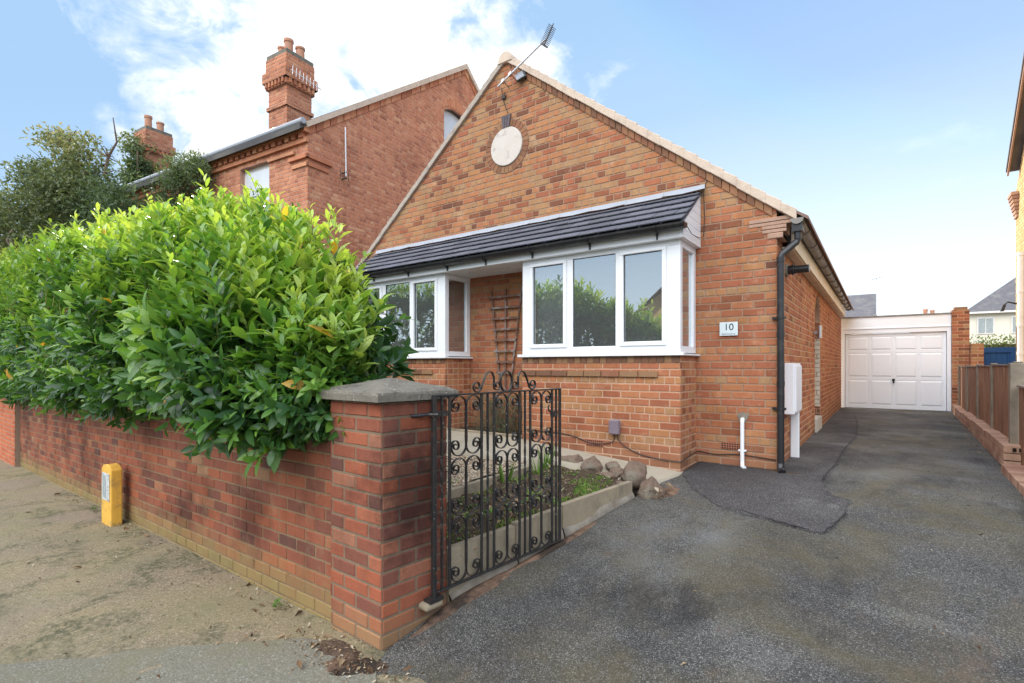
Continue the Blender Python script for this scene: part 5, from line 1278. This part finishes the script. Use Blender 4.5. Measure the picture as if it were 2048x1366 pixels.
for s1, y1 in ((1, yb_ - .33), (-1, ya_ - .28)):
    mb = MB(); zz = zpk + .1; dz = abs(y1 - ym) * .98
    mb.prism([(xw - .22, ym, zz), (xw - .22, y1, zz - dz), (xw - .22, y1, zz - dz + .09), (xw - .22, ym, zz + .09)], (6.2, 0, 0)); obj('roof', mb, 'slate', rh)
    mb = MB(); mb.prism([(xw - .20, ym, zz - .09), (xw - .20, y1, zz - dz - .09), (xw - .20, y1, zz - dz), (xw - .20, ym, zz)], (.03, 0, 0)); obj('bargeboard', mb, 'creasing_tile', rh)
mb = MB(); mb.tube([(xw - .09, 15.45, .3), (xw - .09, 15.45, 3.98)], .062, 16)
for z in (3.9, 3.1, 2.35, 1.75): mb.tube([(xw - .09, 15.45, z), (xw - .09, 15.45, z + .07)], .070, 16)
obj('soil_pipe', mb, 'painted_white', rh)
mb = MB(); mb.tube([(xw, 16.4, 2.95), (xw - .16, 16.4, 3.0), (xw - .24, 16.4, 2.92)], .02, 8); mb.obox((xw - .24, 16.4, 2.86), (.03, 0, 0), (0, .04, 0), (.02, 0, .07));
obj('security_light', mb, 'black_plastic', loc=(xw, 16.4, 2.8), label='dark security light on the corner of the ochre house', cat='light')
# blue gate and hedge behind
bg = thing('blue_gate', 'blue painted boarded gate behind the end of the fence', 'gate', (2.25, 17.3, .4))
mb = MB(); mb.box(1.80, 2.62, 17.32, 17.35, .4, 1.90)
for k in range(8): mb.box(1.80 + k * .1025 + .003, 1.80 + (k + 1) * .1025 - .003, 17.308, 17.32, .4, 1.90)
obj('boards', mb, 'blue_paint', bg)
mb = MB(); mb.box(1.78, 2.66, 17.28, 17.31, 1.84, 1.97); mb.box(1.78, 1.87, 17.281, 17.309, .4, 1.84); mb.box(2.57, 2.66, 17.281, 17.309, .4, 1.84); obj('gate_frame', mb, 'blue_paint', bg, bevel=.004)
def blob_leaves(n, c, r, seed, lmin, lmax, wf, rlo, rhi, kind='small', hollow=.0, flat=0.):
    rg = np.random.default_rng(seed); d = norm(rg.normal(0, 1, (n, 3))); q = (hollow + (1 - hollow) * rg.random(n) ** .5)[:, None]
    p = np.array(c) + d * q * np.array(r); dr = norm(d + rg.normal(0, .8, (n, 3))); nr = norm(d * .6 + rg.normal(0, .6, (n, 3)) + [0, 0, .6]); l = rg.uniform(lmin, lmax, n)
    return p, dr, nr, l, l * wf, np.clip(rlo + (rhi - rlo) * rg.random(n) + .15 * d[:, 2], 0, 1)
def merge_leaves(name, parts, m, parent, kind='small', **kw):
    A = [np.concatenate([q[i] for q in parts]) for i in range(6)]
    V, F, R = leaves(*A, kind, .2, .25); return npobj(name, V, F, R, m, parent, **kw)
hb = thing('clipped_hedge', 'clipped green and russet hedge above the blue gate', 'hedge', (3, 21, .3))
rg_ = random.Random(3); parts = []
for k in range(16): parts.append(blob_leaves(420, (1.6 + k * .22, 20.5 + rg_.uniform(-.1, .1), 2.0), (.28, .3, .42 + rg_.uniform(-.04, .05)), 100 + k, .04, .08, .55, .1, .75))
merge_leaves('leaves', parts, 'hedge_far_leaf', hb)
mb = MB(); mb.box(1.5, 5.2, 20.5, 20.8, .3, 2.15); obj('inner_mass', mb, 'bark', hb)
# ------------------------------------------------------------------ far houses
def roof_mat_uv(): pass
def far_house(name, label, x0, x1, y0, y1, zb, ze, zr, hip, wallm, roofm, group=None):
    t = thing(name, label, 'house', ((x0 + x1) / 2, y0, zb))
    mb = MB(); mb.box(x0, x1, y0, y1, zb, ze); obj('wall', mb, wallm, t)
    ym = (y0 + y1) / 2; o = .35; hx = min(hip, (x1 - x0) / 2 - .1)
    A = [(x0 - o, y0 - o, ze), (x1 + o, y0 - o, ze), (x1 + o, y1 + o, ze), (x0 - o, y1 + o, ze), (x0 - o + hx, ym, zr), (x1 + o - hx, ym, zr)]
    mb = MB(); mb.add(A, [(0, 1, 5, 4), (1, 2, 5), (2, 3, 4, 5), (3, 0, 4), (3, 2, 1, 0)]); rf = obj('roof', mb, roofm, t)
    mb = MB(); mb.box(x0 - o, x1 + o, y0 - o - .06, y0 - o, ze - .14, ze + .02); obj('gutter', mb, 'painted_white', t)
    return t, rf
t, rf = far_house('grey_roofed_house', 'far house with a dark gabled roof showing above the left end of the garage', -14, -.65, 50, 58, 0, 5.2, 7.75, .01, 'render_cream', 'slate')
mb = MB(); mb.tube([(-.3, 50.5, 5), (-.3, 50.5, 8.6)], .03, 6); mb.tube([(-.7, 50.4, 8.5), (.2, 50.5, 8.7)], .03, 6)
for k in range(5): mb.tube([(-.6 + k * .17, 50.1, 8.5 + k * .04), (-.6 + k * .17, 50.9, 8.5 + k * .04)], .02, 5)
obj('roof_aerial', mb, 'aerial_metal', loc=(-.3, 50.5, 7), label='pale roof aerial beside the far dark gabled roof', cat='aerial')
t, rf = far_house('hip_roofed_house', 'far cream rendered house with a grey hipped roof behind the blue gate', 6.0, 16, 58, 67, 0, 6.05, 9.7, 4.4, 'render_cream', 'slate')
for x in (7.1, 9.2, 11.2):
    mb = MB(); mb.box(x - .55, x + .55, 57.93, 57.99, 4.2, 5.6); w = obj('window', mb, 'painted_white', t)
    mb = MB(); mb.box(x - .45, x - .03, 57.91, 57.93, 4.3, 5.5); mb.box(x + .03, x + .45, 57.91, 57.93, 4.3, 5.5); obj('pane', mb, 'plate_grey', w)
t, rf = far_house('clay_roofed_house', 'distant house of which only two orange chimney pots clear the garage roof', 2.2, 9, 70, 78, 0, 4.6, 6.3, 2, 'render_cream', 'far_clay_roof')
mb = MB(); mb.box(3.6, 4.9, 72, 72.8, 5, 7.0); ch = obj('chimney', mb, 'terracotta', rf)
mb = MB(); mb.lathe((3.95, 72.4, 7.0), [(.22, 0), (.18, .3), (.24, .75), (.2, .8)], 10); mb.lathe((4.55, 72.4, 7.0), [(.22, 0), (.18, .3), (.22, .6), (.2, .65)], 10); obj('chimney_pot', mb, 'terracotta', t)

# ------------------------------------------------------------------ Victorian neighbour on the left (turned by 5 degrees)
N0 = Vector((-9.0, 5.68, 0)); NA = Vector((-.9959, -.0905, 0)); NB = Vector((-.0905, .9959, 0))   # along the front (left), along the side (back)
def nv(a, b, z): return N0 + NA * a + NB * b + Z * z
vh = thing('victorian_house', 'tall red brick Victorian house with corbelled eaves and a big chimney, left of the bungalow', 'house', N0)
HE, HP, DP = 6.15, 9.85, 10.3
mb = MB()
rv = lambda u, w, hd: min(1, max(0, random.gauss(.5, .25)))
whole = [(7.1 + .0, 7.55), (9.0, 8.6)]
gho = [(4.23, 7.0, 5.37, 8.30)] + [(4.80 - .57 * math.sqrt(1 - (k + .3) / 6.2), 8.30 + k * .03, 4.80 + .57 * math.sqrt(1 - (k + .3) / 6.2), 8.33 + k * .03) for k in range(6)]
brickwork(mb, N0, NB, Z, -NA, [(0, 0), (DP, 0), (DP, HE), (DP / 2, HP), (0, HE)], gho, rf=rv, depth=.25, hrow=2, course=.08)
fho = [(1.2, 4.0, 2.22, 5.74)]
brickwork(mb, N0, NA, Z, -NB, [(0, 0), (11, 0), (11, HE), (0, HE)], fho, rf=rv, depth=.25, hrow=2, course=.08)
obj('wall', mb, BR_VICT, vh)
mb = MB()
# string courses, corner band, dentils, frieze panel
def fb(a0, a1, z0, z1, pr, m=0): mb.prism([nv(a0, 0, z0), nv(a1, 0, z0), nv(a1, 0, z1), nv(a0, 0, z1)], -NB * pr, m, random.random())
fb(-.05, 11, 6.02, 6.14, .11)
for k in range(52): fb(.04 + k * .21, .15 + k * .21, 5.93, 6.02, .10)
fb(-.03, 11, 5.84, 5.93, .06)
fb(.36, 1.19, 5.68, 5.74, .05)
for k, (z0, z1, pr) in enumerate([(5.54, 5.61, .06), (5.39, 5.46, .035)]):
    fb(-pr, .52 - k * .08, z0, z1, pr); mb.prism([nv(0, -pr, z0), nv(0, .55 - k * .08, z0), nv(0, .55 - k * .08, z1), nv(0, -pr, z1)], -NA * pr, 0, .3)
for k in range(2, 9): pass
obj('brick_trim', mb, BR_VICT, vh)
mb = MB()
for (b0, b1, z0, z1) in ((DP / 2, 0, HP, HE), (DP / 2, DP, HP, HE)):
    for k in range(30):      # brick creasing under the verge
        t0, t1 = k / 30, (k + .92) / 30; A = nv(0, b0 + (b1 - b0) * t0, z0 + (z1 - z0) * t0); B = nv(0, b0 + (b1 - b0) * t1, z0 + (z1 - z0) * t1)
        mb.prism([A - Z * .16, B - Z * .16, B - Z * .02, A - Z * .02], -NA * (.02 if k % 2 else .03), 0, random.random())
obj('brick_verge', mb, BR_VICT, vh)
for (b1, z1) in ((-.22, HE - .16 + .02), (DP + .22, HE - .14)):
    mb = MB(); mb.prism([nv(-.06, DP / 2, HP), nv(-.06, b1, z1), nv(-.06, b1, z1 + .10), nv(-.06, DP / 2, HP + .10)], NA * 11.1); rf = obj('roof', mb, 'far_tile_roof', vh)
    mb = MB(); mb.prism([nv(-.085, DP / 2, HP - .02), nv(-.085, b1 + (.15 if b1 < 0 else -.1), z1 + .08), nv(-.085, b1 + (.15 if b1 < 0 else -.1), z1 + .20), nv(-.085, DP / 2, HP + .12)], NA * .14); obj('verge', mb, 'verge_cement', vh)
mb = MB(); mb.tube([nv(-.12, -.18, HE + .02), nv(11, -.18, HE + .02)], .058, 12); obj('gutter', mb, 'lead_grey', vh)
mb = MB(); mb.prism([nv(1.2, .10, 4.0), nv(2.22, .10, 4.0), nv(2.22, .10, 5.74), nv(1.2, .10, 5.74)], NB * .02); w = obj('window', mb, 'painted_white', vh)
mb = MB(); mb.prism([nv(1.29, .09, 4.1), nv(2.13, .09, 4.1), nv(2.13, .09, 4.92), nv(1.29, .09, 4.92)], NB * .01); mb.prism([nv(1.29, .09, 4.98), nv(2.13, .09, 4.98), nv(2.13, .09, 5.64), nv(1.29, .09, 5.64)], NB * .01); obj('pane', mb, simple('curtained_glass', (.6, .64, .68), .15, .1, 3, spec=.6, bump=0), w)
mb = MB(); mb.prism([nv(.14, 4.2, 6.95), nv(.14, 5.4, 6.95), nv(.14, 5.4, 8.52), nv(.14, 4.2, 8.52)], NA * .02); w = obj('window', mb, 'curtained_glass', vh, label='arched attic window')
mb = MB(); mb.prism([nv(.10, 4.23, 7.0), nv(.10, 4.28, 7.0), nv(.10, 4.28, 8.32), nv(.10, 4.23, 8.32)], NA * .03)
arc = [(4.80 + .57 * math.cos(a), 8.29 + .18 * math.sin(a)) for a in [PI - PI * k / 12 for k in range(13)]]
mb.strip([nv(.10, a, b) for a, b in arc], NA, .05, .05); obj('frame', mb, 'plate_dark', w)
mb = MB()
for k in range(15):
    a0 = PI - PI * (k + .05) / 15; a1 = PI - PI * (k + .93) / 15
    mb.prism([nv(0, 4.80 + r * math.cos(a), 8.32 + q_ * math.sin(a)) for r, q_, a in ((.60, .20, a0), (.68, .42, a0), (.68, .42, a1), (.60, .20, a1))], -NA * .012, 0, random.uniform(.4, 1))
obj('arch', mb, BR_VICT, vh)
# chimney
def stack(parent, c, w, zb, zt, brick, pots, name='chimney'):
    mb = MB(); h = w / 2
    def ring(hh, z0, z1):
        for U, N in ((NA, -NB), (NB, -NA), (-NA, NB), (-NB, NA)):
            brickwork(mb, c + N * hh - U * hh, U, Z, N, [(0, z0), (2 * hh, z0), (2 * hh, z1), (0, z1)], rf=rv, depth=.1, hrow=2, course=.08)
    ring(h, zb, zt - .75); ring(h + .035, zt - 1.22, zt - 1.14); ring(h + .05, zt - .75, zt - .62); ring(h + .10, zt - .62, zt - .40); ring(h + .045, zt - .40, zt - .08)
    for s_ in range(6):
        for U, N in ((NA, -NB), (NB, -NA)):
            p = c + N * (h + .05) - U * h + U * (s_ * w / 5.4 + .03) + Z * (zt - .68); mb.obox(p, U * .03, N * .045, Z * .05, 0, random.random())
    mb.obox(c + Z * (zt - .74), NA * (h + .04), NB * (h + .04), Z * .01, 1); mb.obox(c + Z * (zt - .41), NA * (h + .09), NB * (h + .09), Z * .01, 1)
    o = obj(name, mb, brick, parent)
    mb = MB(); mb.obox(c + Z * (zt - .04), NA * (h + .03), NB * (h + .03), Z * .06); V = [c + NA * a * (h - .02) + NB * b * (h - .02) + Z * (zt + .02) for a, b in ((-1, -1), (1, -1), (1, 1), (-1, 1))] + [c + NA * a * .14 + NB * b * .14 + Z * (zt + .10) for a, b in ((-1, -1), (1, -1), (1, 1), (-1, 1))]
    mb.add(V, [(4, 5, 6, 7), (0, 1, 5, 4), (1, 2, 6, 5), (2, 3, 7, 6), (3, 0, 4, 7)]); obj('cap', mb, 'weathered_cap', o)
    for (a, b, r, hh) in pots:
        mb = MB(); mb.lathe(c + NA * a + NB * b + Z * (zt + .02), [(r, 0), (r * .95, hh * .85), (r * 1.12, hh * .87), (r * 1.12, hh), (r * .85, hh), (r * .85, hh - .05)], 18); obj('chimney_pot', mb, 'terracotta', o)
    return o
cc = N0 + NA * 1.84 + NB * .95
co_ = stack(vh, cc, .64, 5.9, 8.46, BR_VICT, [(.19, -.08, .085, .30), (.03, -.02, .095, .46), (-.12, .17, .095, .33)])
# white aerial rods on the chimney band and on the gable
ca = thing('log_aerial', 'white multi rod aerial strapped round the tall chimney', 'aerial', cc)
mb = MB(); A = cc - NA * .50 - NB * .34 + Z * 7.96; B = cc - NA * .50 + NB * .44 + Z * 7.88; mb.tube([A, B], .010, 6)
for k in range(9): c = A.lerp(B, .04 + k * .115); mb.tube([c + Z * .09 + NA * -.02, c - Z * .09], .007, 5)
obj('rods', mb, 'aerial_metal', ca)
ga = thing('dipole_aerial', 'white upright rod aerial bracketed to the Victorian gable wall', 'aerial', nv(0, .9, 5.4))
mb = MB(); mb.tube([nv(-.14, .82, 5.42), nv(-.14, .80, 6.42)], .014, 8); obj('rod', mb, 'aerial_metal', ga)
mb = MB(); mb.tube([nv(0, .82, 5.50), nv(-.16, .82, 5.50)], .014, 6); mb.tube([nv(0, .82, 5.38), nv(-.16, .82, 5.38)], .014, 6)
for k in range(3): mb.tube([nv(-.12, .70 + k * .1, 5.34), nv(-.12, .70 + k * .1, 5.54)], .007, 5)
obj('bracket', mb, 'plate_dark', ga)
# next house along, its chimney ivy covered
t2 = thing('ivy_chimney_house', 'house farther left whose ivy covered chimney rises above the trees', 'house', (-20, 5.5, 0))
c2 = Vector((-18.6, 6.4, 0))
mb = MB(); q = [Vector((-20.4, 4.9, 0)), Vector((-28, 4.2, 0)), Vector((-29, 13, 0)), Vector((-21, 14, 0))]
q = [Vector((-20.2, 4.9, 0)), Vector((-30, 4.2, 0)), Vector((-30, 12, 0)), Vector((-20.2, 12, 0))]
mb.prism(q, Z * 5.9); obj('wall', mb, 'terracotta', t2)
mb = MB(); A = [Vector((-19.9, 4.6, 5.9)), Vector((-30.3, 3.9, 5.9)), Vector((-30.3, 12.3, 5.9)), Vector((-19.9, 12.3, 5.9)), Vector((-19.9, 8.3, 8.2)), Vector((-30.3, 8.1, 8.2))]
mb.add(A, [(0, 1, 5, 4), (3, 2, 5, 4), (0, 3, 4), (1, 2, 5)]); obj('roof', mb, 'slate', t2)
stack(t2, c2, .68, 4.0, 8.85, BR_VICT, [(.1, -.1, .10, .5), (-.1, .15, .10, .34)])

# ------------------------------------------------------------------ trees behind the hedge
def tree(name, label, cat, base, trunk, limbs, blobs, leafm, barkm='bark', seed=1, lw=(.05, .11), wf=.5):
    t = thing(name, label, cat, base, group='trees behind the laurel hedge'); rr = random.Random(seed)
    mb = MB(); mb.tube(trunk[0], trunk[1], 10); obj('trunk', mb, barkm, t)
    mb = MB()
    for (a, b) in limbs:
        a, b = Vector(a), Vector(b); path = [a + (b - a) * s + Vector((rr.uniform(-1, 1), rr.uniform(-1, 1), rr.uniform(-.6, 1))) * .09 * (b - a).length * (0 < s < 1) for s in (0, .2, .4, .6, .8, 1)]
        mb.tube(path, [.05, .042, .034, .026, .018, .008], 6)
        for q in range(7):
            i = rr.randrange(1, 5); p = path[i]; e = p + Vector((rr.uniform(-1, 1), rr.uniform(-1, 1), rr.uniform(-.4, .9))) * .55; m_ = p.lerp(e, .5) + Vector((0, 0, .06)); mb.tube([p, m_, e], [.014, .009, .004], 4)
    obj('limbs', mb, barkm, t)
    parts = []
    for k, (c, r, n, lo, hi) in enumerate(blobs):
        # each mass is many small sprays, so sky shows between them
        sub = max(5, n // 26); rg = np.random.default_rng(seed * 100 + k)
        for q in range(sub):
            d = rg.normal(0, 1, 3); d /= np.linalg.norm(d); cc_ = np.array(c) + d * (rg.random() ** .45) * np.array(r); s_ = rg.uniform(.15, .36)
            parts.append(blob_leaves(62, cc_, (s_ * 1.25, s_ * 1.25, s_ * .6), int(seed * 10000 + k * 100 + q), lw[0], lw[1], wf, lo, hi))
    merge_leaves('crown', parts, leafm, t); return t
tree('cedar_tree', 'dark open crowned tree at the far left with its trunk showing through the foliage', 'tree', (-15.6, 3.6, 0), ([(-15.6, 3.6, 0), (-15.6, 3.6, 2.5), (-15.55, 3.6, 4.5), (-15.5, 3.6, 6.6)], [.20, .17, .13, .05]),
     [((-15.6, 3.6, 4.2), (-17.6, 3.2, 5.6)), ((-15.6, 3.6, 4.6), (-13.9, 3.4, 5.9)), ((-15.6, 3.6, 4.9), (-16.6, 3.6, 6.8)), ((-15.6, 3.6, 4.0), (-14.2, 3.2, 4.6)), ((-15.6, 3.6, 3.6), (-17.4, 3.4, 4.3)), ((-15.5, 3.6, 5.4), (-14.9, 3.6, 6.9))],
     [((-15.6, 3.6, 5.7), (1.6, .9, .55), 3300, .05, .65), ((-17.3, 3.3, 5.3), (1.0, .8, .7), 2200, .05, .65), ((-14.2, 3.4, 5.2), (1.1, .7, .6), 2300, .05, .7), ((-15.6, 3.5, 4.5), (1.8, .8, .4), 2200, 0, .5), ((-16.0, 3.5, 6.9), (.5, .3, .2), 240, .5, 1), ((-15.3, 3.5, 6.7), (.4, .3, .2), 160, .6, 1), ((-13.9, 3.4, 6.1), (.5, .4, .35), 380, .3, .9)], 'tree_leaf', seed=2)
tree('cypress_tree', 'dark drooping cypress between the open tree and the ivy covered chimney', 'tree', (-13.0, 3.7, 0), ([(-13.0, 3.7, 0), (-13.0, 3.7, 3), (-12.9, 3.7, 5.0)], [.14, .10, .03]),
     [((-13, 3.7, 3.6), (-11.6, 3.5, 4.6)), ((-13, 3.7, 4.4), (-14.6, 3.5, 6.4)), ((-13, 3.7, 4.2), (-14.3, 3.6, 5.5)), ((-13, 3.7, 4.6), (-12.5, 3.6, 6.5))],
     [((-13.0, 3.7, 4.3), (.8, .6, .9), 2800, 0, .6), ((-11.7, 3.6, 4.0), (.8, .6, .8), 1700, 0, .5), ((-12.3, 3.6, 4.9), (.5, .4, .5), 700, .1, .7), ((-13.9, 3.5, 4.2), (.6, .5, .7), 1100, 0, .5)], 'conifer_leaf', seed=3, lw=(.05, .12), wf=.28)
tree('birch_tree', 'pale stemmed thin tree at the left edge behind the hedge', 'tree', (-17.2, 3.0, 0), ([(-17.2, 3.0, 0), (-17.3, 3.0, 3), (-17.6, 3.0, 4.6), (-17.9, 3, 5.6)], [.09, .07, .05, .02]),
     [((-17.3, 3, 3.2), (-16.7, 2.9, 4.9)), ((-17.4, 3, 3.6), (-18.6, 3, 4.8)), ((-17.3, 3, 2.8), (-16.2, 2.9, 3.9))],
     [((-18.4, 3.1, 4.6), (.9, .6, .8), 1300, .1, .7), ((-17.0, 3.2, 3.9), (1.1, .6, .5), 1300, 0, .5), ((-19.5, 3.1, 5.4), (1.0, .6, .9), 1200, .1, .8), ((-16.0, 3.4, 3.9), (1.2, .5, .4), 1300, 0, .5)], 'tree_leaf', 'bark_pale', seed=4)
tree('ivy_mass', 'dark green ivy growing up the chimney stack and eaves', 'ivy', (-17.0, 5.2, 0), ([(-17.6, 5.6, 0), (-17.6, 5.7, 4), (-17.9, 5.75, 7.9)], [.08, .06, .02]),
     [((-17.6, 5.6, 5), (-17.2, 5.6, 6.4))],
     [((-18.0, 5.8, 5.6), (.9, .35, 1.0), 2600, 0, .5), ((-18.2, 5.85, 7.0), (.5, .22, .95), 2200, .1, .7), ((-18.5, 5.9, 8.2), (.45, .2, .4), 420, .5, 1.), ((-18.1, 6.1, 7.7), (.2, .4, .4), 160, .5, 1.)], 'conifer_leaf', seed=5, lw=(.06, .12), wf=.6)
tree('eaves_creeper', 'fine leaved creeper spilling over the Victorian eaves left of the window', 'creeper', (-12.6, 5.0, 0), ([(-12.9, 5.15, 0), (-12.9, 5.15, 4), (-12.7, 5.1, 5.8)], [.07, .06, .02]),
     [((-12.9, 5.15, 4.4), (-12.2, 5.1, 5.9))],
     [((-12.5, 5.0, 5.8), (.75, .3, .42), 1700, .3, .9), ((-13.1, 4.9, 5.2), (.7, .35, .6), 1900, .1, .6), ((-12.6, 4.7, 4.5), (.9, .4, .6), 1500, 0, .5), ((-14.6, 4.9, 5.0), (1.0, .4, .6), 1700, 0, .5)], 'conifer_leaf', seed=6, lw=(.05, .11), wf=.3)
# bare arching stem, far left
mb = MB(); mb.tube([(-13.4, 2.2, 3.2), (-13.5, 2.2, 3.9), (-13.3, 2.2, 4.3), (-12.9, 2.2, 4.5)], [.02, .018, .014, .008], 6)

# ------------------------------------------------------------------ across the road (seen only in the panes and as bounce)
op = thing('opposite_house', 'gabled house across the road, mirrored in the bay windows', 'house', (-7, -17, 0))
mb = MB(); brickwork(mb, (-3, -16, 0), (-1, 0, 0), (0, 0, 1), (0, 1, 0), [(0, -.3), (8, -.3), (8, 4.6), (4, 7.8), (0, 4.6)], [(1.2, 1.0, 2.8, 2.4), (5.0, 1.0, 6.6, 2.4)], rf=rv, hrow=0, depth=.2)
obj('wall', mb, BR_RHS, op)
mb = MB(); mb.prism([(-2.7, -15.8, 4.3), (-7, -15.8, 7.8), (-11.3, -15.8, 4.3), (-11.3, -15.8, 4.15), (-7, -15.8, 7.65), (-2.7, -15.8, 4.15)], (0, -8, 0)); mb.prism([(-2.7, -15.7, 4.2), (-7, -15.7, 7.95), (-11.3, -15.7, 4.2), (-7, -15.7, 7.75)], (0, -8.1, 0)); obj('roof', mb, 'far_clay_roof', op)
mb = MB(); mb.box(-5.8, -4.2, -16.15, -16.1, 1.0, 2.4); mb.box(-9.6, -8.0, -16.15, -16.1, 1.0, 2.4); obj('window', mb, 'curtained_glass', op)
# ------------------------------------------------------------------ sky, sun, camera
sun_dir = Vector((-.906 * math.cos(math.radians(29)), .42 * math.cos(math.radians(29)), math.sin(math.radians(29)))).normalized()
W = bpy.data.worlds.new('World'); SC.world = W; W.use_nodes = True; nt = W.node_tree; nt.nodes.clear()
s = NT.__new__(NT); s.t = nt; s.tc = None
sky = s.n('TexSky'); sky.sky_type = 'NISHITA'; sky.sun_disc = False; sky.sun_elevation = math.asin(sun_dir.z); sky.sun_rotation = math.atan2(sun_dir.x, sun_dir.y)
sky.air_density = 1.0; sky.dust_density = .6; sky.ozone_density = 2.0; sky.altitude = 50
d = s.co('Generated'); x, y, z = s.sep(d)
col = s.mix(1., sky.outputs[0], (SKY_K * .92, SKY_K * 1.02, SKY_K * 1.1), 'MULTIPLY')
col = s.mix(1., col, (.24, .38, .58), 'LIGHTEN')
col = s.mix(1., col, (.27, .42, .62), 'DARKEN')
# pale haze towards the horizon
zz = s.math('ADD', s.math('SUBTRACT', z, s.math('MULTIPLY', s.math('MAXIMUM', y, s.math('MULTIPLY', y, -.85)), .33)), .30)
hz = s.ramp(zz, [(.05, .95), (.14, .80), (.28, .42), (.44, .12), (.62, 0.)])
col = s.mix(hz, col, (.74, .83, .90))
# broken white cloud : a big bank upper left, thin wisps elsewhere
def dot(v):
    n = s.n('VectorMath'); n.operation = 'DOT_PRODUCT'; s.put(n.inputs[0], d); n.inputs[1].default_value = Vector(v).normalized(); return n.outputs['Value']
wn = s.noise(3.2, 8, .62, s.mapping((1, 1, 1.6), v=d), .35); wn2 = s.noise(9., 7, .6, s.mapping((1, 1, 1.5), v=d), .6)
m1 = s.math('ADD', dot((-.681, .504, .532)), s.math('MULTIPLY', s.math('SUBTRACT', wn, .5), .24)); m1 = s.math('ADD', m1, s.math('MULTIPLY', s.math('SUBTRACT', wn2, .5), .2))
c1 = s.ramp(m1, [(.92, 0.), (.945, .3), (.972, .85), (.995, 1.)])
c2 = s.math('MULTIPLY', s.ramp(s.math('ADD', s.math('MULTIPLY', wn, .7), s.math('MULTIPLY', wn2, .3)), [(.60, 0.), (.78, .4)]), s.ramp(s.math('ABSOLUTE', z), [(.1, 0.), (.35, 1.)]))
cl = s.math('MAXIMUM', c1, c2)
holes_ = s.ramp(wn2, [(.30, .45), (.45, 1.)])
cl = s.math('MULTIPLY', cl, holes_)
col = s.mix(cl, col, (.80, .82, .84))
# bright unseen cloud added behind the viewer to fill the shaded house front
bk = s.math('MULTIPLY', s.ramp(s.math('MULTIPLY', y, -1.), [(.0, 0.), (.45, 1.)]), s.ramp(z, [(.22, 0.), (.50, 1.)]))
col = s.mix(bk, col, FILL_C)
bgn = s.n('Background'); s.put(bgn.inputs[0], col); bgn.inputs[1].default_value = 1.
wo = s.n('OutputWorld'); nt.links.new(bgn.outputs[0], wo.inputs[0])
sl = bpy.data.lights.new('sun', 'SUN'); sl.energy = SUN_E; sl.angle = math.radians(.6); sl.color = (1., .93, .82)
so_ = bpy.data.objects.new('sun', sl); COL.objects.link(so_); so_.rotation_euler = sun_dir.to_track_quat('Z', 'Y').to_euler()
cam = bpy.data.cameras.new('camera'); co = bpy.data.objects.new('camera', cam); COL.objects.link(co)
co.location = (0, 0, 1.51); co.rotation_euler = (PI / 2, 0, math.radians(35.9)); cam.sensor_width = 36; cam.lens = 1020 / 2048 * 36
cam.shift_y = (732 - 683) / 2048; cam.clip_end = 2000; cam.clip_start = .05
SC.camera = co
SC.view_settings.view_transform = 'Standard'; SC.view_settings.look = 'None'; SC.view_settings.exposure = EXPO; SC.view_settings.gamma = 1
SC.render.resolution_x = 1024; SC.render.resolution_y = 683
SC.cycles.max_bounces = 6; SC.cycles.transparent_max_bounces = 12; SC.cycles.use_denoising = True
